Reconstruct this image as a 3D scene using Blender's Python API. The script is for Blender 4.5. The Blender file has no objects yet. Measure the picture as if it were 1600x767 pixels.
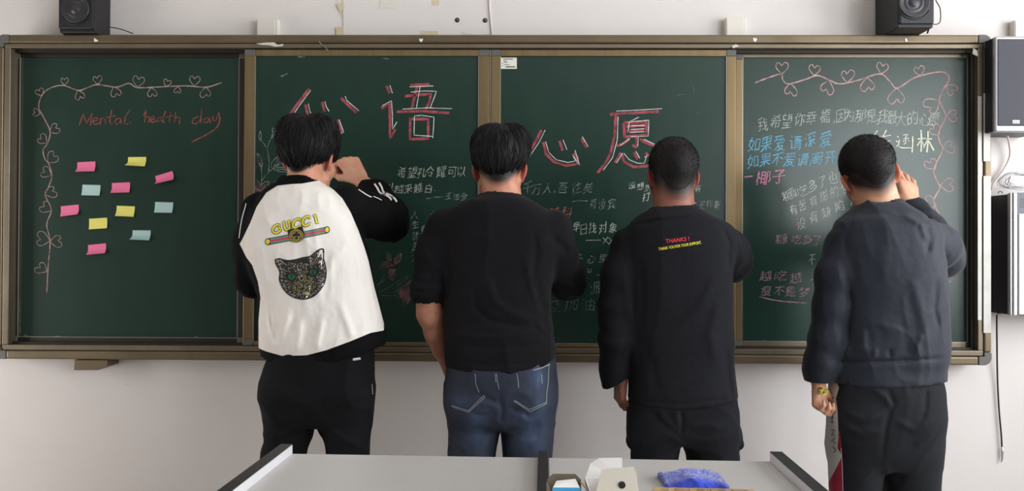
import bpy, bmesh, math, random
import numpy as np
from mathutils import Vector, Matrix
from mathutils.bvhtree import BVHTree

C = bpy.context.scene.collection
SC = bpy.context.scene
random.seed(7)
# ------------------------------------------------------------------ camera
CAM = np.array([0.134, -3.066, 1.3906])
YAW, PITCH, ROLL = 0.0142096, 0.0073069, -0.0044149
FPX, CX, CY = 1170.0, 800.0, 383.5
def _rot(yaw, pitch, roll):
    cy, sy, cp, sp, cr, sr = math.cos(yaw), math.sin(yaw), math.cos(pitch), math.sin(pitch), math.cos(roll), math.sin(roll)
    return (np.array([[cy, -sy, 0], [sy, cy, 0], [0, 0, 1]]) @ np.array([[1, 0, 0], [0, cp, -sp], [0, sp, cp]])
            @ np.array([[cr, 0, sr], [0, 1, 0], [-sr, 0, cr]]))
RM = _rot(YAW, PITCH, ROLL)
cd = bpy.data.cameras.new('camera'); cam = bpy.data.objects.new('camera', cd); C.objects.link(cam)
cd.sensor_width = 36.0; cd.lens = FPX / 1600 * 36.0; cd.clip_start = 0.05
M4 = Matrix.Identity(4)
for r in range(3):
    M4[r][0] = RM[r, 0]; M4[r][1] = RM[r, 2]; M4[r][2] = -RM[r, 1]; M4[r][3] = CAM[r]
cam.matrix_world = M4
SC.camera = cam
# ------------------------------------------------------------------ world, lights, exposure
SC.view_settings.view_transform = 'Standard'; SC.view_settings.look = 'None'
SC.view_settings.gamma = 1.0; SC.view_settings.use_curve_mapping = False
SC.view_settings.exposure = 0.0
W = bpy.data.worlds.new('world'); SC.world = W; W.use_nodes = True
bg = W.node_tree.nodes['Background']; bg.inputs[0].default_value = (0.86, 0.93, 1.0, 1); bg.inputs[1].default_value = 0.06
XR, XL, ZC = 3.3, -3.6, 3.3            # room: right wall (windows), left wall, ceiling
WINS = [(-2.25, -0.65), (-4.45, -2.75), (-6.65, -4.95)]   # window openings along y on the right wall
def area(name, loc, sx, sy, power, rot, col=(1, 1, 1)):
    l = bpy.data.lights.new(name, 'AREA'); l.shape = 'RECTANGLE'; l.size = sx; l.size_y = sy; l.energy = power; l.color = col
    o = bpy.data.objects.new(name, l); C.objects.link(o); o.location = loc; o.rotation_euler = rot; return o
for (a, b), pw in zip(WINS, (84, 104, 92)):
    area('window_daylight', (XR + 0.10, (a + b) / 2, 1.95), 1.75, b - a - 0.1, pw, (0, math.radians(90), 0), (0.93, 0.97, 1.0))
area('corridor_daylight', (XL - 0.08, -1.15, 1.05), 1.9, 0.85, 48, (0, math.radians(-90), 0), (1.0, 0.96, 0.93))

# ------------------------------------------------------------------ helpers
def ray(px, py):
    d = RM @ np.array([(px - CX) / FPX, 1.0, -(py - CY) / FPX]); return d
def P(px, py, Y):                       # photograph pixel -> point on the vertical plane y = Y
    d = ray(px, py); t = (Y - CAM[1]) / d[1]; return CAM + d * t
def H(px, py, z):                       # photograph pixel -> point on the horizontal plane z
    d = ray(px, py); t = (z - CAM[2]) / d[2]; return CAM + d * t
def srgb(r, g, b):
    f = lambda c: c / 12.92 if c <= 0.04045 else ((c + 0.055) / 1.055) ** 2.4
    return (f(r / 255), f(g / 255), f(b / 255), 1.0)
def tag(o, label=None, cat=None, group=None, kind=None):
    if label: o['label'] = label
    if cat: o['category'] = cat
    if group: o['group'] = group
    if kind: o['kind'] = kind
    return o
def empty(name, loc, label, cat, group=None, rz=0.0):
    o = bpy.data.objects.new(name, None); C.objects.link(o); o.location = tuple(loc); o.rotation_euler = (0, 0, rz)
    o.empty_display_size = 0.05
    return tag(o, label, cat, group)
def link(name, me, mat=None, parent=None, smooth=False):
    o = bpy.data.objects.new(name, me); C.objects.link(o)
    if mat is not None:
        for m in (mat if isinstance(mat, (list, tuple)) else [mat]): me.materials.append(m)
    if smooth: me.polygons.foreach_set('use_smooth', [True] * len(me.polygons))
    if parent is not None:
        o.parent = parent; q = parent; off = Matrix.Identity(4)
        chain = []
        while q is not None: chain.append(q); q = q.parent
        for q in reversed(chain):
            off = off @ Matrix.LocRotScale(q.location, q.rotation_euler, q.scale)
        me.transform(off.inverted())          # meshes are written in world coordinates
    return o
class MB:
    def __init__(s): s.v = []; s.f = []; s.m = []
    def add(s, vs, fs, mi=0):
        n = len(s.v); s.v += [tuple(map(float, v)) for v in vs]; s.f += [tuple(i + n for i in f) for f in fs]; s.m += [mi] * len(fs)
    def box(s, x0, x1, y0, y1, z0, z1, mi=0):
        s.add([(x0, y0, z0), (x1, y0, z0), (x1, y1, z0), (x0, y1, z0), (x0, y0, z1), (x1, y0, z1), (x1, y1, z1), (x0, y1, z1)],
              [(0, 3, 2, 1), (4, 5, 6, 7), (0, 1, 5, 4), (1, 2, 6, 5), (2, 3, 7, 6), (3, 0, 4, 7)], mi)
    def prism(s, poly, d, mi=0):          # poly: world points (a planar loop), extruded by vector d
        n = len(poly); d = np.array(d)
        vs = [np.array(p) for p in poly] + [np.array(p) + d for p in poly]
        s.add(vs, [tuple(range(n))[::-1], tuple(range(n, 2 * n))] + [(i, (i + 1) % n, n + (i + 1) % n, n + i) for i in range(n)], mi)
    def tube(s, pts, r, seg=8, mi=0, caps=True):
        pts = [np.array(p, float) for p in pts]; n = len(pts)
        rs = r if isinstance(r, (list, tuple)) else [r] * n
        t0 = pts[1] - pts[0]; up = np.array([0, 0, 1.]) if abs(t0[2]) < 0.9 * np.linalg.norm(t0) else np.array([1., 0, 0])
        a = np.cross(t0, up); a /= np.linalg.norm(a); vs = []; 
        for i, p in enumerate(pts):
            t = pts[min(i + 1, n - 1)] - pts[max(i - 1, 0)]; t = t / (np.linalg.norm(t) + 1e-12)
            a = a - t * (a @ t); a /= (np.linalg.norm(a) + 1e-12); b = np.cross(t, a)
            for k in range(seg):
                w = 2 * math.pi * k / seg; vs.append(p + rs[i] * (math.cos(w) * a + math.sin(w) * b))
        fs = [(i * seg + k, i * seg + (k + 1) % seg, (i + 1) * seg + (k + 1) % seg, (i + 1) * seg + k) for i in range(n - 1) for k in range(seg)]
        if caps: fs += [tuple(range(seg))[::-1], tuple((n - 1) * seg + k for k in range(seg))]
        s.add(vs, fs, mi)
    def lathe(s, c, ax, prof, seg=32, mi=0):  # prof: (radius, offset along ax)
        ax = np.array(ax, float); ax /= np.linalg.norm(ax); u = np.cross(ax, [0, 0, 1.]) if abs(ax[2]) < .9 else np.cross(ax, [1., 0, 0])
        u /= np.linalg.norm(u); w = np.cross(ax, u); c = np.array(c); vs = []
        for r, h in prof:
            for k in range(seg):
                a = 2 * math.pi * k / seg; vs.append(c + ax * h + r * (math.cos(a) * u + math.sin(a) * w))
        n = len(prof)
        s.add(vs, [(i * seg + k, i * seg + (k + 1) % seg, (i + 1) * seg + (k + 1) % seg, (i + 1) * seg + k) for i in range(n - 1) for k in range(seg)]
              + [tuple(range(seg))[::-1], tuple((n - 1) * seg + k for k in range(seg))], mi)
    def mesh(s, name):
        me = bpy.data.meshes.new(name); me.from_pydata(s.v, [], s.f); me.polygons.foreach_set('material_index', s.m); me.update()
        return me
    def build(s, name, mat, parent=None, smooth=False, bevel=0.0, seg=2):
        me = s.mesh(name)
        bm = bmesh.new(); bm.from_mesh(me)
        bmesh.ops.recalc_face_normals(bm, faces=bm.faces)
        if bevel: 
            es = [e for e in bm.edges if len(e.link_faces) == 2 and e.calc_face_angle(0) > 0.6]
            bmesh.ops.bevel(bm, geom=es, offset=bevel, segments=seg, profile=0.5, affect='EDGES', clamp_overlap=True)
        bm.to_mesh(me); bm.free()
        return link(name, me, mat, parent, smooth)
def catmull(pts, n=6):
    pts = [np.array(p, float) for p in pts]
    if len(pts) < 3: return pts
    q = [2 * pts[0] - pts[1]] + pts + [2 * pts[-1] - pts[-2]]; out = []
    for i in range(1, len(q) - 2):
        a, b, c, d = q[i - 1:i + 3]
        for k in range(n):
            t = k / n; out.append(0.5 * (2 * b + (c - a) * t + (2 * a - 5 * b + 4 * c - d) * t * t + (3 * b - a - 3 * c + d) * t ** 3))
    out.append(pts[-1]); return out

# ------------------------------------------------------------------ materials
def mat(name, col, rough=0.6, metal=0.0, spec=0.5, noise=None, bump=None, sheen=0.0, coat=0.0, aniso=None):
    """noise=(scale, amount, colour2[, stretch xyz]) mixes a second colour; bump=(scale, strength[, stretch])."""
    m = bpy.data.materials.new(name); m.use_nodes = True; nt = m.node_tree; N = nt.nodes; L = nt.links
    b = N['Principled BSDF']; b.inputs['Base Color'].default_value = col; b.inputs['Roughness'].default_value = rough
    b.inputs['Metallic'].default_value = metal; b.inputs['Specular IOR Level'].default_value = spec
    b.inputs['Sheen Weight'].default_value = sheen; b.inputs['Coat Weight'].default_value = coat
    tc = N.new('ShaderNodeTexCoord')
    def tex(scale, stretch=None, detail=5, rough_=0.6):
        mp = N.new('ShaderNodeMapping'); L.new(tc.outputs['Object'], mp.inputs[0])
        if stretch: mp.inputs['Scale'].default_value = stretch
        t = N.new('ShaderNodeTexNoise'); t.inputs['Scale'].default_value = scale; t.inputs['Detail'].default_value = detail; t.inputs['Roughness'].default_value = rough_
        L.new(mp.outputs[0], t.inputs['Vector']); return t
    if noise:
        t = tex(noise[0], noise[3] if len(noise) > 3 else None)
        cr = N.new('ShaderNodeMapRange'); cr.inputs['From Min'].default_value = 0.35; cr.inputs['From Max'].default_value = 0.65; cr.inputs['To Max'].default_value = noise[1]
        L.new(t.outputs[0], cr.inputs[0])
        mx = N.new('ShaderNodeMix'); mx.data_type = 'RGBA'; L.new(cr.outputs[0], mx.inputs[0])
        mx.inputs[6].default_value = col; mx.inputs[7].default_value = noise[2]; L.new(mx.outputs[2], b.inputs['Base Color'])
    if bump:
        t = tex(bump[0], bump[2] if len(bump) > 2 else None, 4)
        bp = N.new('ShaderNodeBump'); bp.inputs['Strength'].default_value = bump[1]; bp.inputs['Distance'].default_value = 0.002
        L.new(t.outputs[0], bp.inputs['Height']); L.new(bp.outputs[0], b.inputs['Normal'])
    return m
def attr_mask(m, attr, col, soft=0.0006, invert=False):
    """lays colour col over the material wherever the scalar attribute is negative (signed distance in metres)"""
    nt = m.node_tree; N = nt.nodes; L = nt.links; b = N['Principled BSDF']
    a = N.new('ShaderNodeAttribute'); a.attribute_name = attr
    mr = N.new('ShaderNodeMapRange'); mr.inputs['From Min'].default_value = -soft; mr.inputs['From Max'].default_value = soft
    mr.inputs['To Min'].default_value = 1.0; mr.inputs['To Max'].default_value = 0.0
    if invert: mr.inputs['To Min'].default_value = 0.0; mr.inputs['To Max'].default_value = 1.0
    L.new(a.outputs['Fac'], mr.inputs[0])
    mx = N.new('ShaderNodeMix'); mx.data_type = 'RGBA'; L.new(mr.outputs[0], mx.inputs[0])
    lk = b.inputs['Base Color'].links
    if lk: L.new(lk[0].from_socket, mx.inputs[6])
    else: mx.inputs[6].default_value = b.inputs['Base Color'].default_value
    mx.inputs[7].default_value = col; L.new(mx.outputs[2], b.inputs['Base Color']); return m

M = {}
M['wall'] = mat('wall_paint', srgb(226, 219, 216), 0.85, noise=(1.6, 0.5, srgb(216, 209, 205)), bump=(60, 0.08))
M['floor'] = mat('floor_tile', srgb(150, 145, 138), 0.35, noise=(6, 0.5, srgb(135, 130, 124)))
M['ceil'] = mat('ceiling_paint', srgb(228, 226, 222), 0.9)
M['platform'] = mat('platform_wood', srgb(120, 92, 66), 0.5, noise=(3, 0.6, srgb(96, 70, 48), (1, 12, 12)))
M['frame'] = mat('bronze_aluminium', srgb(122, 108, 86), 0.40, metal=0.6, noise=(5, 0.6, srgb(98, 86, 68), (1, 1, 1)), bump=(30, 0.05, (1, 20, 20)))
M['lip'] = mat('bronze_aluminium_lip', srgb(134, 122, 104), 0.36, metal=0.6, noise=(6, 0.5, srgb(106, 95, 80)))
M['stile'] = mat('gold_aluminium', srgb(140, 121, 88), 0.38, metal=0.6, noise=(4, 0.5, srgb(112, 93, 68), (6, 1, 0.4)))
M['corner'] = mat('grey_corner_plastic', srgb(96, 93, 88), 0.5)
M['film'] = mat('protective_film', srgb(205, 202, 196), 0.3, noise=(9, 0.6, srgb(176, 170, 158)))
M['bright'] = mat('bare_aluminium', srgb(205, 200, 190), 0.3, metal=0.8)
M['rubber'] = mat('black_rubber', srgb(24, 23, 24), 0.6)
M['gapdark'] = mat('track_brown', srgb(46, 38, 32), 0.5, metal=0.3)
def board_mat():
    m = mat('chalkboard_green', srgb(30, 52, 44), 0.27, spec=0.5)
    nt = m.node_tree; N = nt.nodes; L = nt.links; b = N['Principled BSDF']; tc = N.new('ShaderNodeTexCoord')
    def nz(s, st, d=6):
        mp = N.new('ShaderNodeMapping'); mp.inputs['Scale'].default_value = st; L.new(tc.outputs['Object'], mp.inputs[0])
        t = N.new('ShaderNodeTexNoise'); t.inputs['Scale'].default_value = s; t.inputs['Detail'].default_value = d; t.inputs['Roughness'].default_value = 0.65
        L.new(mp.outputs[0], t.inputs['Vector']); return t
    a = nz(1.1, (1, 1, 1)); c = nz(3.0, (4, 1, 1.1)); 
    mu = N.new('ShaderNodeMath'); mu.operation = 'MULTIPLY'; L.new(a.outputs[0], mu.inputs[0]); L.new(c.outputs[0], mu.inputs[1])
    mr = N.new('ShaderNodeMapRange'); mr.inputs['From Min'].default_value = 0.17; mr.inputs['From Max'].default_value = 0.42; mr.inputs['To Max'].default_value = 0.16
    L.new(mu.outputs[0], mr.inputs[0])
    mx = N.new('ShaderNodeMix'); mx.data_type = 'RGBA'; L.new(mr.outputs[0], mx.inputs[0])
    mx.inputs[6].default_value = srgb(24, 50, 41); mx.inputs[7].default_value = srgb(58, 82, 74); L.new(mx.outputs[2], b.inputs['Base Color'])
    f = nz(900, (1, 1, 1), 2); bp = N.new('ShaderNodeBump'); bp.inputs['Strength'].default_value = 0.10; bp.inputs['Distance'].default_value = 0.001
    L.new(f.outputs[0], bp.inputs['Height']); L.new(bp.outputs[0], b.inputs['Normal'])
    return m
M['board'] = board_mat()
def chalk(name, col, cover=0.8):
    """chalk: grains of colour with gaps where the board shows through"""
    m = mat(name, col, 0.95, spec=0.1); nt = m.node_tree; N = nt.nodes; L = nt.links; b = N['Principled BSDF']; out = N['Material Output']
    tc = N.new('ShaderNodeTexCoord'); t = N.new('ShaderNodeTexNoise'); t.inputs['Scale'].default_value = 420; t.inputs['Detail'].default_value = 3
    t2 = N.new('ShaderNodeTexNoise'); t2.inputs['Scale'].default_value = 40; L.new(tc.outputs['Object'], t2.inputs['Vector'])
    L.new(tc.outputs['Object'], t.inputs['Vector'])
    ad = N.new('ShaderNodeMath'); ad.operation = 'ADD'; L.new(t.outputs[0], ad.inputs[0]); L.new(t2.outputs[0], ad.inputs[1])
    mr = N.new('ShaderNodeMapRange'); mr.inputs['From Min'].default_value = 0.80; mr.inputs['From Max'].default_value = 1.15
    mr.inputs['To Min'].default_value = max(0, cover - 0.35); mr.inputs['To Max'].default_value = min(1, cover + 0.2)
    L.new(ad.outputs[0], mr.inputs[0])
    tr = N.new('ShaderNodeBsdfTransparent'); ms = N.new('ShaderNodeMixShader'); L.new(mr.outputs[0], ms.inputs[0])
    L.new(tr.outputs[0], ms.inputs[1]); L.new(b.outputs[0], ms.inputs[2]); L.new(ms.outputs[0], out.inputs['Surface'])
    return m
M['ch_white'] = chalk('white_chalk', srgb(212, 216, 206), 0.66)
M['ch_bold'] = chalk('bold_cream_chalk', srgb(232, 236, 214), 0.95)
M['ch_line'] = chalk('white_chalk_line', srgb(226, 228, 224), 0.9)
M['ch_faint'] = chalk('faint_white_chalk', srgb(170, 180, 174), 0.5)
M['ch_dim'] = chalk('smudged_dark_chalk', srgb(120, 128, 128), 0.42)
M['ch_blue'] = chalk('blue_chalk', srgb(120, 190, 222), 0.88)
M['ch_pink'] = chalk('pink_chalk', srgb(214, 140, 172), 0.88)
M['ch_dpink'] = chalk('dull_pink_chalk', srgb(180, 140, 152), 0.62)
M['ch_red'] = chalk('red_chalk', srgb(176, 88, 98), 0.8)
M['ch_title'] = chalk('dark_red_chalk', srgb(168, 86, 82), 0.8)
M['ch_orange'] = chalk('orange_chalk', srgb(205, 120, 105), 0.7)
M['ch_vine'] = chalk('rose_chalk', srgb(214, 168, 168), 0.72)
M['ch_vinel'] = chalk('pale_rose_chalk', srgb(196, 160, 156), 0.72)
M['ch_petal'] = chalk('rubbed_rose_chalk', srgb(140, 96, 100), 0.40)
M['spk'] = mat('black_speaker', srgb(32, 31, 34), 0.5, bump=(300, 0.1))
M['cone'] = mat('speaker_cone', srgb(52, 51, 55), 0.42)
M['grille'] = mat('grey_speaker_cloth', srgb(72, 72, 80), 0.8, bump=(700, 0.3))
M['silver'] = mat('silver_trim', srgb(190, 190, 194), 0.3, metal=0.7)
M['white_pl'] = mat('white_plastic', srgb(232, 232, 230), 0.4)
M['cream_pl'] = mat('cream_plastic', srgb(222, 216, 206), 0.5)
M['grey_pl'] = mat('grey_plastic', srgb(96, 98, 106), 0.5)
M['dark_pl'] = mat('black_plastic', srgb(26, 27, 34), 0.45)
M['tape'] = mat('old_tape', srgb(206, 192, 160), 0.6, noise=(60, 0.6, srgb(220, 208, 182)))
M['peel'] = mat('peeled_plaster', srgb(205, 198, 190), 0.9)
M['steel'] = mat('screw_steel', srgb(110, 105, 105), 0.35, metal=0.9)
M['paper_y'] = mat('yellow_note_paper', srgb(236, 226, 118), 0.7)
M['paper_p'] = mat('pink_note_paper', srgb(238, 118, 160), 0.7)
M['paper_b'] = mat('pale_blue_note_paper', srgb(176, 208, 206), 0.7)
M['paper_w'] = mat('white_paper', srgb(232, 230, 222), 0.7)
M['ink'] = mat('black_ink', srgb(30, 30, 30), 0.8)
M['laminate'] = mat('grey_laminate', srgb(188, 184, 182), 0.38, noise=(9, 0.5, srgb(180, 176, 173)))
M['alu'] = mat('brushed_aluminium', srgb(214, 212, 214), 0.42, metal=0.25)
M['blackrail'] = mat('black_rail_top', srgb(34, 32, 33), 0.45, bump=(200, 0.1))
M['card'] = mat('brown_cardboard', srgb(134, 122, 104), 0.8, noise=(12, 0.5, srgb(118, 104, 88)))
M['cardtan'] = mat('tan_cardboard', srgb(186, 160, 124), 0.8, noise=(14, 0.7, srgb(150, 124, 90)))
M['cardw'] = mat('white_carton', srgb(238, 234, 232), 0.6)
M['cardc'] = mat('cream_carton', srgb(214, 206, 192), 0.7, noise=(10, 0.4, srgb(202, 192, 176)))
M['cardblue'] = mat('bright_blue_carton', srgb(66, 170, 224), 0.5)
M['felt'] = mat('blue_felt', srgb(52, 72, 196), 0.95, noise=(30, 0.9, srgb(26, 34, 100)), bump=(160, 1.0), sheen=0.6)
M['cable_w'] = mat('white_cable', srgb(205, 204, 206), 0.5)
M['cable_p'] = mat('pinkish_cable', srgb(226, 206, 204), 0.5)
M['cable_k'] = mat('black_cable', srgb(24, 22, 24), 0.5)
M['glass'] = mat('window_glass', (1, 1, 1, 1), 0.0); M['glass'].node_tree.nodes['Principled BSDF'].inputs['Transmission Weight'].default_value = 1.0
M['glass'].node_tree.nodes['Principled BSDF'].inputs['IOR'].default_value = 1.0
M['winframe'] = mat('white_window_frame', srgb(225, 225, 225), 0.4)

# ------------------------------------------------------------------ the room
def struct(name, mb, m, **k): return tag(mb.build(name, m, **k), kind='structure')
YB = -7.6
b = MB(); b.box(XL - .2, XR + .2, 0, .15, 0, ZC); struct('wall_back', b, M['wall'])
b = MB(); b.box(XL - .2, XR + .2, YB, .15, -.1, 0); struct('floor', b, M['floor'])
b = MB(); b.box(XL - .2, XR + .2, YB, .15, ZC, ZC + .1); struct('ceiling', b, M['ceil'])
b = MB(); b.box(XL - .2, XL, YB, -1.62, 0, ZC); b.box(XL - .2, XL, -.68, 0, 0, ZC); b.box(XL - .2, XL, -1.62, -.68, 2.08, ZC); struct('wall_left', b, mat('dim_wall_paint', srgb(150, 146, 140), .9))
b = MB(); b.box(XL - .22, XL + .015, -1.62, -1.57, 0, 2.08); b.box(XL - .22, XL + .015, -.73, -.68, 0, 2.08); b.box(XL - .22, XL + .015, -1.57, -.73, 2.03, 2.08); struct('door_1', b, M['winframe'])
b = MB(); b.box(XR, XR + .2, YB, 0, 0, 1.0); b.box(XR, XR + .2, YB, 0, 2.9, ZC)
ys = [YB] + [v for w in sorted(WINS) for v in w] + [0]
for i in range(0, len(ys), 2): b.box(XR, XR + .2, ys[i], ys[i + 1], 1.0, 2.9)
struct('wall_right', b, M['wall'])
for i, (y0, y1) in enumerate(sorted(WINS)):
    b = MB(); t = .05; xx = XR + .14
    b.box(xx, xx + t, y0, y1, 1.0, 1.0 + t); b.box(xx, xx + t, y0, y1, 2.9 - t, 2.9)
    for y in (y0, (y0 + y1) / 2 - t / 2, y1 - t): b.box(xx, xx + t, y, y + t, 1.0, 2.9)
    w = struct('window_%d' % (i + 1), b, M['winframe'])
    g = MB(); g.box(xx + .02, xx + .025, y0 + t, y1 - t, 1.0 + t, 2.9 - t); g.build('pane', M['glass'], w)
b = MB(); b.box(XL, XR, -.012, 0, 0, .10); struct('baseboard_back', b, mat('skirting', srgb(120, 100, 84), .5))
# ------------------------------------------------------------------ the blackboard
YF = -0.10                                # front of the outer frame
def X_(px, Y, py=320): return P(px, py, Y)[0]
ZT, ZB = 2.25, 0.95
xl, xr = X_(13, YF), X_(1529, YF)         # inner opening
xlo, xro = X_(-8, YF), X_(1549.5, YF)
zti, zbi = ZT - .053, ZB + .057
BB = empty('blackboard', ((xlo + xro) / 2, 0, ZB), 'long green classroom blackboard in a bronze frame, with two fixed outer panels', 'blackboard')
def bar(name, x0, x1, z0, z1, y0, y1, m, bev=.004, par=None):
    b = MB(); b.box(x0, x1, y0, y1, z0, z1); return b.build(name, m, par or BB, bevel=bev, seg=3)
R_ = .034                                  # outer bar width; then a groove, then the lip
cs = .050
bar('frame_rail', xlo + cs, xro - cs, ZT - R_, ZT, YF, -.001, M['frame'], .007)
bar('frame_rail', xlo + cs, xro - cs, ZB, ZB + R_, YF, -.001, M['frame'], .007)
bar('frame_rail', xlo, xlo + .028, ZB + cs, ZT - cs, YF, -.001, M['frame'], .007)
bar('frame_rail', xro - .029, xro, ZB + cs, ZT - cs, YF, -.001, M['frame'], .007)
bar('frame_lip', xlo + .03, xro - .03, zti, ZT - R_ - .002, YF + .004, -.001, M['lip'], .003)
bar('frame_lip', xlo + .03, xro - .03, ZB + R_ + .002, zbi, YF + .004, -.001, M['lip'], .003)
bar('frame_lip', xlo + .03, xl, zbi, zti, YF + .004, -.001, M['lip'], .003)
bar('frame_lip', xr, xro - .031, zbi, zti, YF + .004, -.001, M['lip'], .003)
def corner(x, z, sx, sz):
    b = MB(); r = .030; pts = []
    for k in range(9):
        a = math.pi / 2 * k / 8; pts.append((x + sx * (-r + r * math.sin(a)), YF - .001, z + sz * (-r + r * math.cos(a))))
    pts += [(x, YF - .001, z - sz * cs), (x - sx * .0285, YF - .001, z - sz * cs), (x - sx * .0285, YF - .001, z - sz * R_), (x - sx * cs, YF - .001, z - sz * R_), (x - sx * cs, YF - .001, z)]
    b.prism(pts, (0, -YF - .001, 0)); b.build('corner_cap', M['corner'], BB, bevel=.002)
corner(xro, ZT, 1, 1); corner(xro, ZB, 1, -1); corner(xlo, ZT, -1, 1); corner(xlo, ZB, -1, -1)
bar('back_sheet', xl - .02, xr + .02, zbi - .02, zti + .02, -.012, -.002, M['gapdark'], 0)
bar('track', xl, xr, zti - .012, zti, YF + .03, -.012, M['gapdark'], .001)
bar('track', xl, xr, zbi, zbi + .008, YF + .03, -.012, M['gapdark'], .001)
# protective film left on the right-hand rails
for (p0, p1, y0, y1) in ((1536.5, 1547, 146, 252), (1536.5, 1548, 275, 520)):
    b = MB(); b.box(X_(p0, YF, y0), X_(p1, YF, y0), YF - .0015, YF - .0002, P(1540, y1, YF)[2], P(1540, y0, YF)[2]); b.build('film_strip', M['film'], BB)
b = MB(); b.box(X_(1528.5, YF, 300), X_(1534.5, YF, 300), YF + .0022, YF + .0038, P(1530, 500, YF)[2], P(1530, 150, YF)[2]); b.build('film_strip', M['film'], BB)

def panel(parent, x0, x1, gx0, gx1, z0, z1, gz0, gz1, yf, th, stilem, railm, lines=True):
    """one board: green sheet with stiles and rails; returns y of the green face"""
    yg = yf + .008
    b = MB(); b.box(gx0 - .005, gx1 + .005, yg, yf + th - .003, gz0 - .005, gz1 + .005); sheet = b.build('board_sheet', M['board'], parent)
    for (a, c) in ((x0, gx0), (gx1, x1)):
        b = MB(); b.box(a, c, yf, yf + th, z0 + .025, z1 - .025); b.build('stile', stilem, parent, bevel=.0025, seg=3)
        for (u, v) in ((z0, z0 + .025), (z1 - .025, z1)):
            q = MB(); q.box(a, c, yf - .0006, yf + th, u, v); q.build('corner_joint', M['corner'], parent, bevel=.0015)
    for (u, v) in ((z0, gz0), (gz1, z1)):
        b = MB(); b.box(gx0, gx1, yf + .001, yf + th, u, v); b.build('rail', railm, parent, bevel=.002, seg=3)
    if lines:                              # bright bead of bare aluminium along the inner edges
        q = MB(); e = .0016
        q.box(gx0, gx0 + e, yf - .0008, yf + .006, gz0, gz1); q.box(gx1 - e, gx1, yf + .001, yf + .006, gz0, gz1)
        q.box(gx0, gx1, yf + .001, yf + .006, gz0, gz0 + e); q.build('bead', M['bright'], parent)
    return yg
YS = -.088                                 # sliding boards run in the front track
YX = -.050                                 # fixed boards sit in the back track
def zc(py, Y, px=800): return P(px, py, Y)[2]
# fixed panels are parts of the blackboard
z0f, z1f = zbi + .004, zti - .006
g0, g1 = zc(531, YX), zc(89.5, YX)
YG1 = panel(BB, X_(17, YX), X_(382, YX), X_(29, YX), X_(372, YX), z0f, z1f, g0, g1, YX, .035, M['gapdark'], M['gapdark'])
YG4 = panel(BB, X_(1149, YX), X_(1519, YX), X_(1160, YX), X_(1512, YX), z0f, z1f, g0, g1, YX, .035, M['stile'], M['lip'])
bar('track_shade_strip', X_(1512, YX), X_(1524, YX), z0f, z1f, YX - .022, YX - .001, M['rubber'], .003)  # black strip puts the shadow and track beside the panel into colour
def slider(x0, x1, gx0, gx1, label):
    zz0, zz1 = zbi + .002, zti - .004
    r = empty('sliding_board', ((X_(x0, YS) + X_(x1, YS)) / 2, YS + .015, zz0), label, 'blackboard panel')
    yg = panel(r, X_(x0, YS), X_(x1, YS), X_(gx0, YS), X_(gx1, YS), zz0, zz1, zc(536.5, YS), zc(87.5, YS), YS, .030, M['stile'], M['stile'])
    return r, yg
S2, YG2 = slider(380.5, 763.6, 397, 747, 'sliding green board behind the person in the white jacket, left of the centre seam')
S3, YG3 = slider(766.2, 1149.6, 781, 1135, 'sliding green board right of the centre seam with a barcode sticker in its corner')
q = MB(); x = X_(765, YS); q.box(x - .0012, x + .0012, YS - .002, YS + .02, zbi + .004, zti - .006); q.build('seam_strip', M['bright'], S3)
# sticker with fine print and bar code
def flat(par, name, pts, Y, m, th=.0004):
    b = MB(); b.prism([P(x, y, Y) for x, y in pts], (0, th, 0)); return b.build(name, m, par)
flat(S3, 'sticker', [(782, 90), (807.5, 90), (807.5, 107.5), (782, 107.5)], YG3 - .0006, mat('sticker_paper', srgb(228, 226, 216), .5))
b = MB()
def inkbox(x0, y0, x1, y1, Y=YG3 - .0010): b.prism([P(x0, y0, Y), P(x1, y0, Y), P(x1, y1, Y), P(x0, y1, Y)], (0, .0003, 0))
for k in range(13): inkbox(786 + k * 1.2, 91.6, 786.8 + k * 1.2, 93)
for k in range(30): inkbox(790 + k * .5, 103.4, 790 + k * .5 + (.3 if k % 3 else .15), 105.4)
for (x0, y, x1) in ((787, 95, 792), (787, 97, 793), (784, 99, 786), (787, 100.6, 796), (784, 102.5, 786)): inkbox(x0, y, x1, y + .7)
b.build('sticker_print', M['ink'], S3)
# bracket below the frame
bk = MB(); p = [P(112.5, 563, YF), P(112.5, 579, YF), P(150, 579, YF), P(165.5, 573, YF), P(165.5, 563, YF)]
bk.prism([(v[0], YF + .012, min(v[2], ZB)) for v in p], (0, .085, 0)); bk.build('mounting_bracket', M['frame'], BB, bevel=.002)
# torn paper, tape ends and plaster crumbs stuck on the frame
def scrap(par, name, pts, Y, m, th=.0015): 
    b = MB(); b.prism([P(x, y, Y) for x, y in pts], (0, th, 0)); return b.build(name, m, par)
for pts in ([(147, 59), (151, 62), (154, 64), (150, 65), (147, 65)], [(655, 60), (658, 61), (661, 60), (660, 64), (658, 66), (655, 63)], [(1177, 59), (1182, 60), (1183, 62), (1180, 66), (1177, 63)], [(1414, 60), (1417, 60), (1418, 64), (1415, 66)]):
    scrap(BB, 'paper_scrap', pts, YF - .0016, M['paper_w'])
scrap(BB, 'paper_scrap', [(400, 68), (415, 66.5), (428, 66), (434, 70), (443, 68.5), (441, 72), (430, 73), (420, 70.5), (408, 70)], YF + .0015, M['peel'], .003)
scrap(BB, 'paper_scrap', [(1521, 75), (1527, 79), (1528, 88), (1524, 86), (1520, 84)], YF - .001, M['peel'], .004)
scrap(BB, 'paper_scrap', [(1143, 72), (1150, 69), (1156, 73), (1150, 73.5), (1146, 75.5)], YF - .001, M['peel'], .003)
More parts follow.
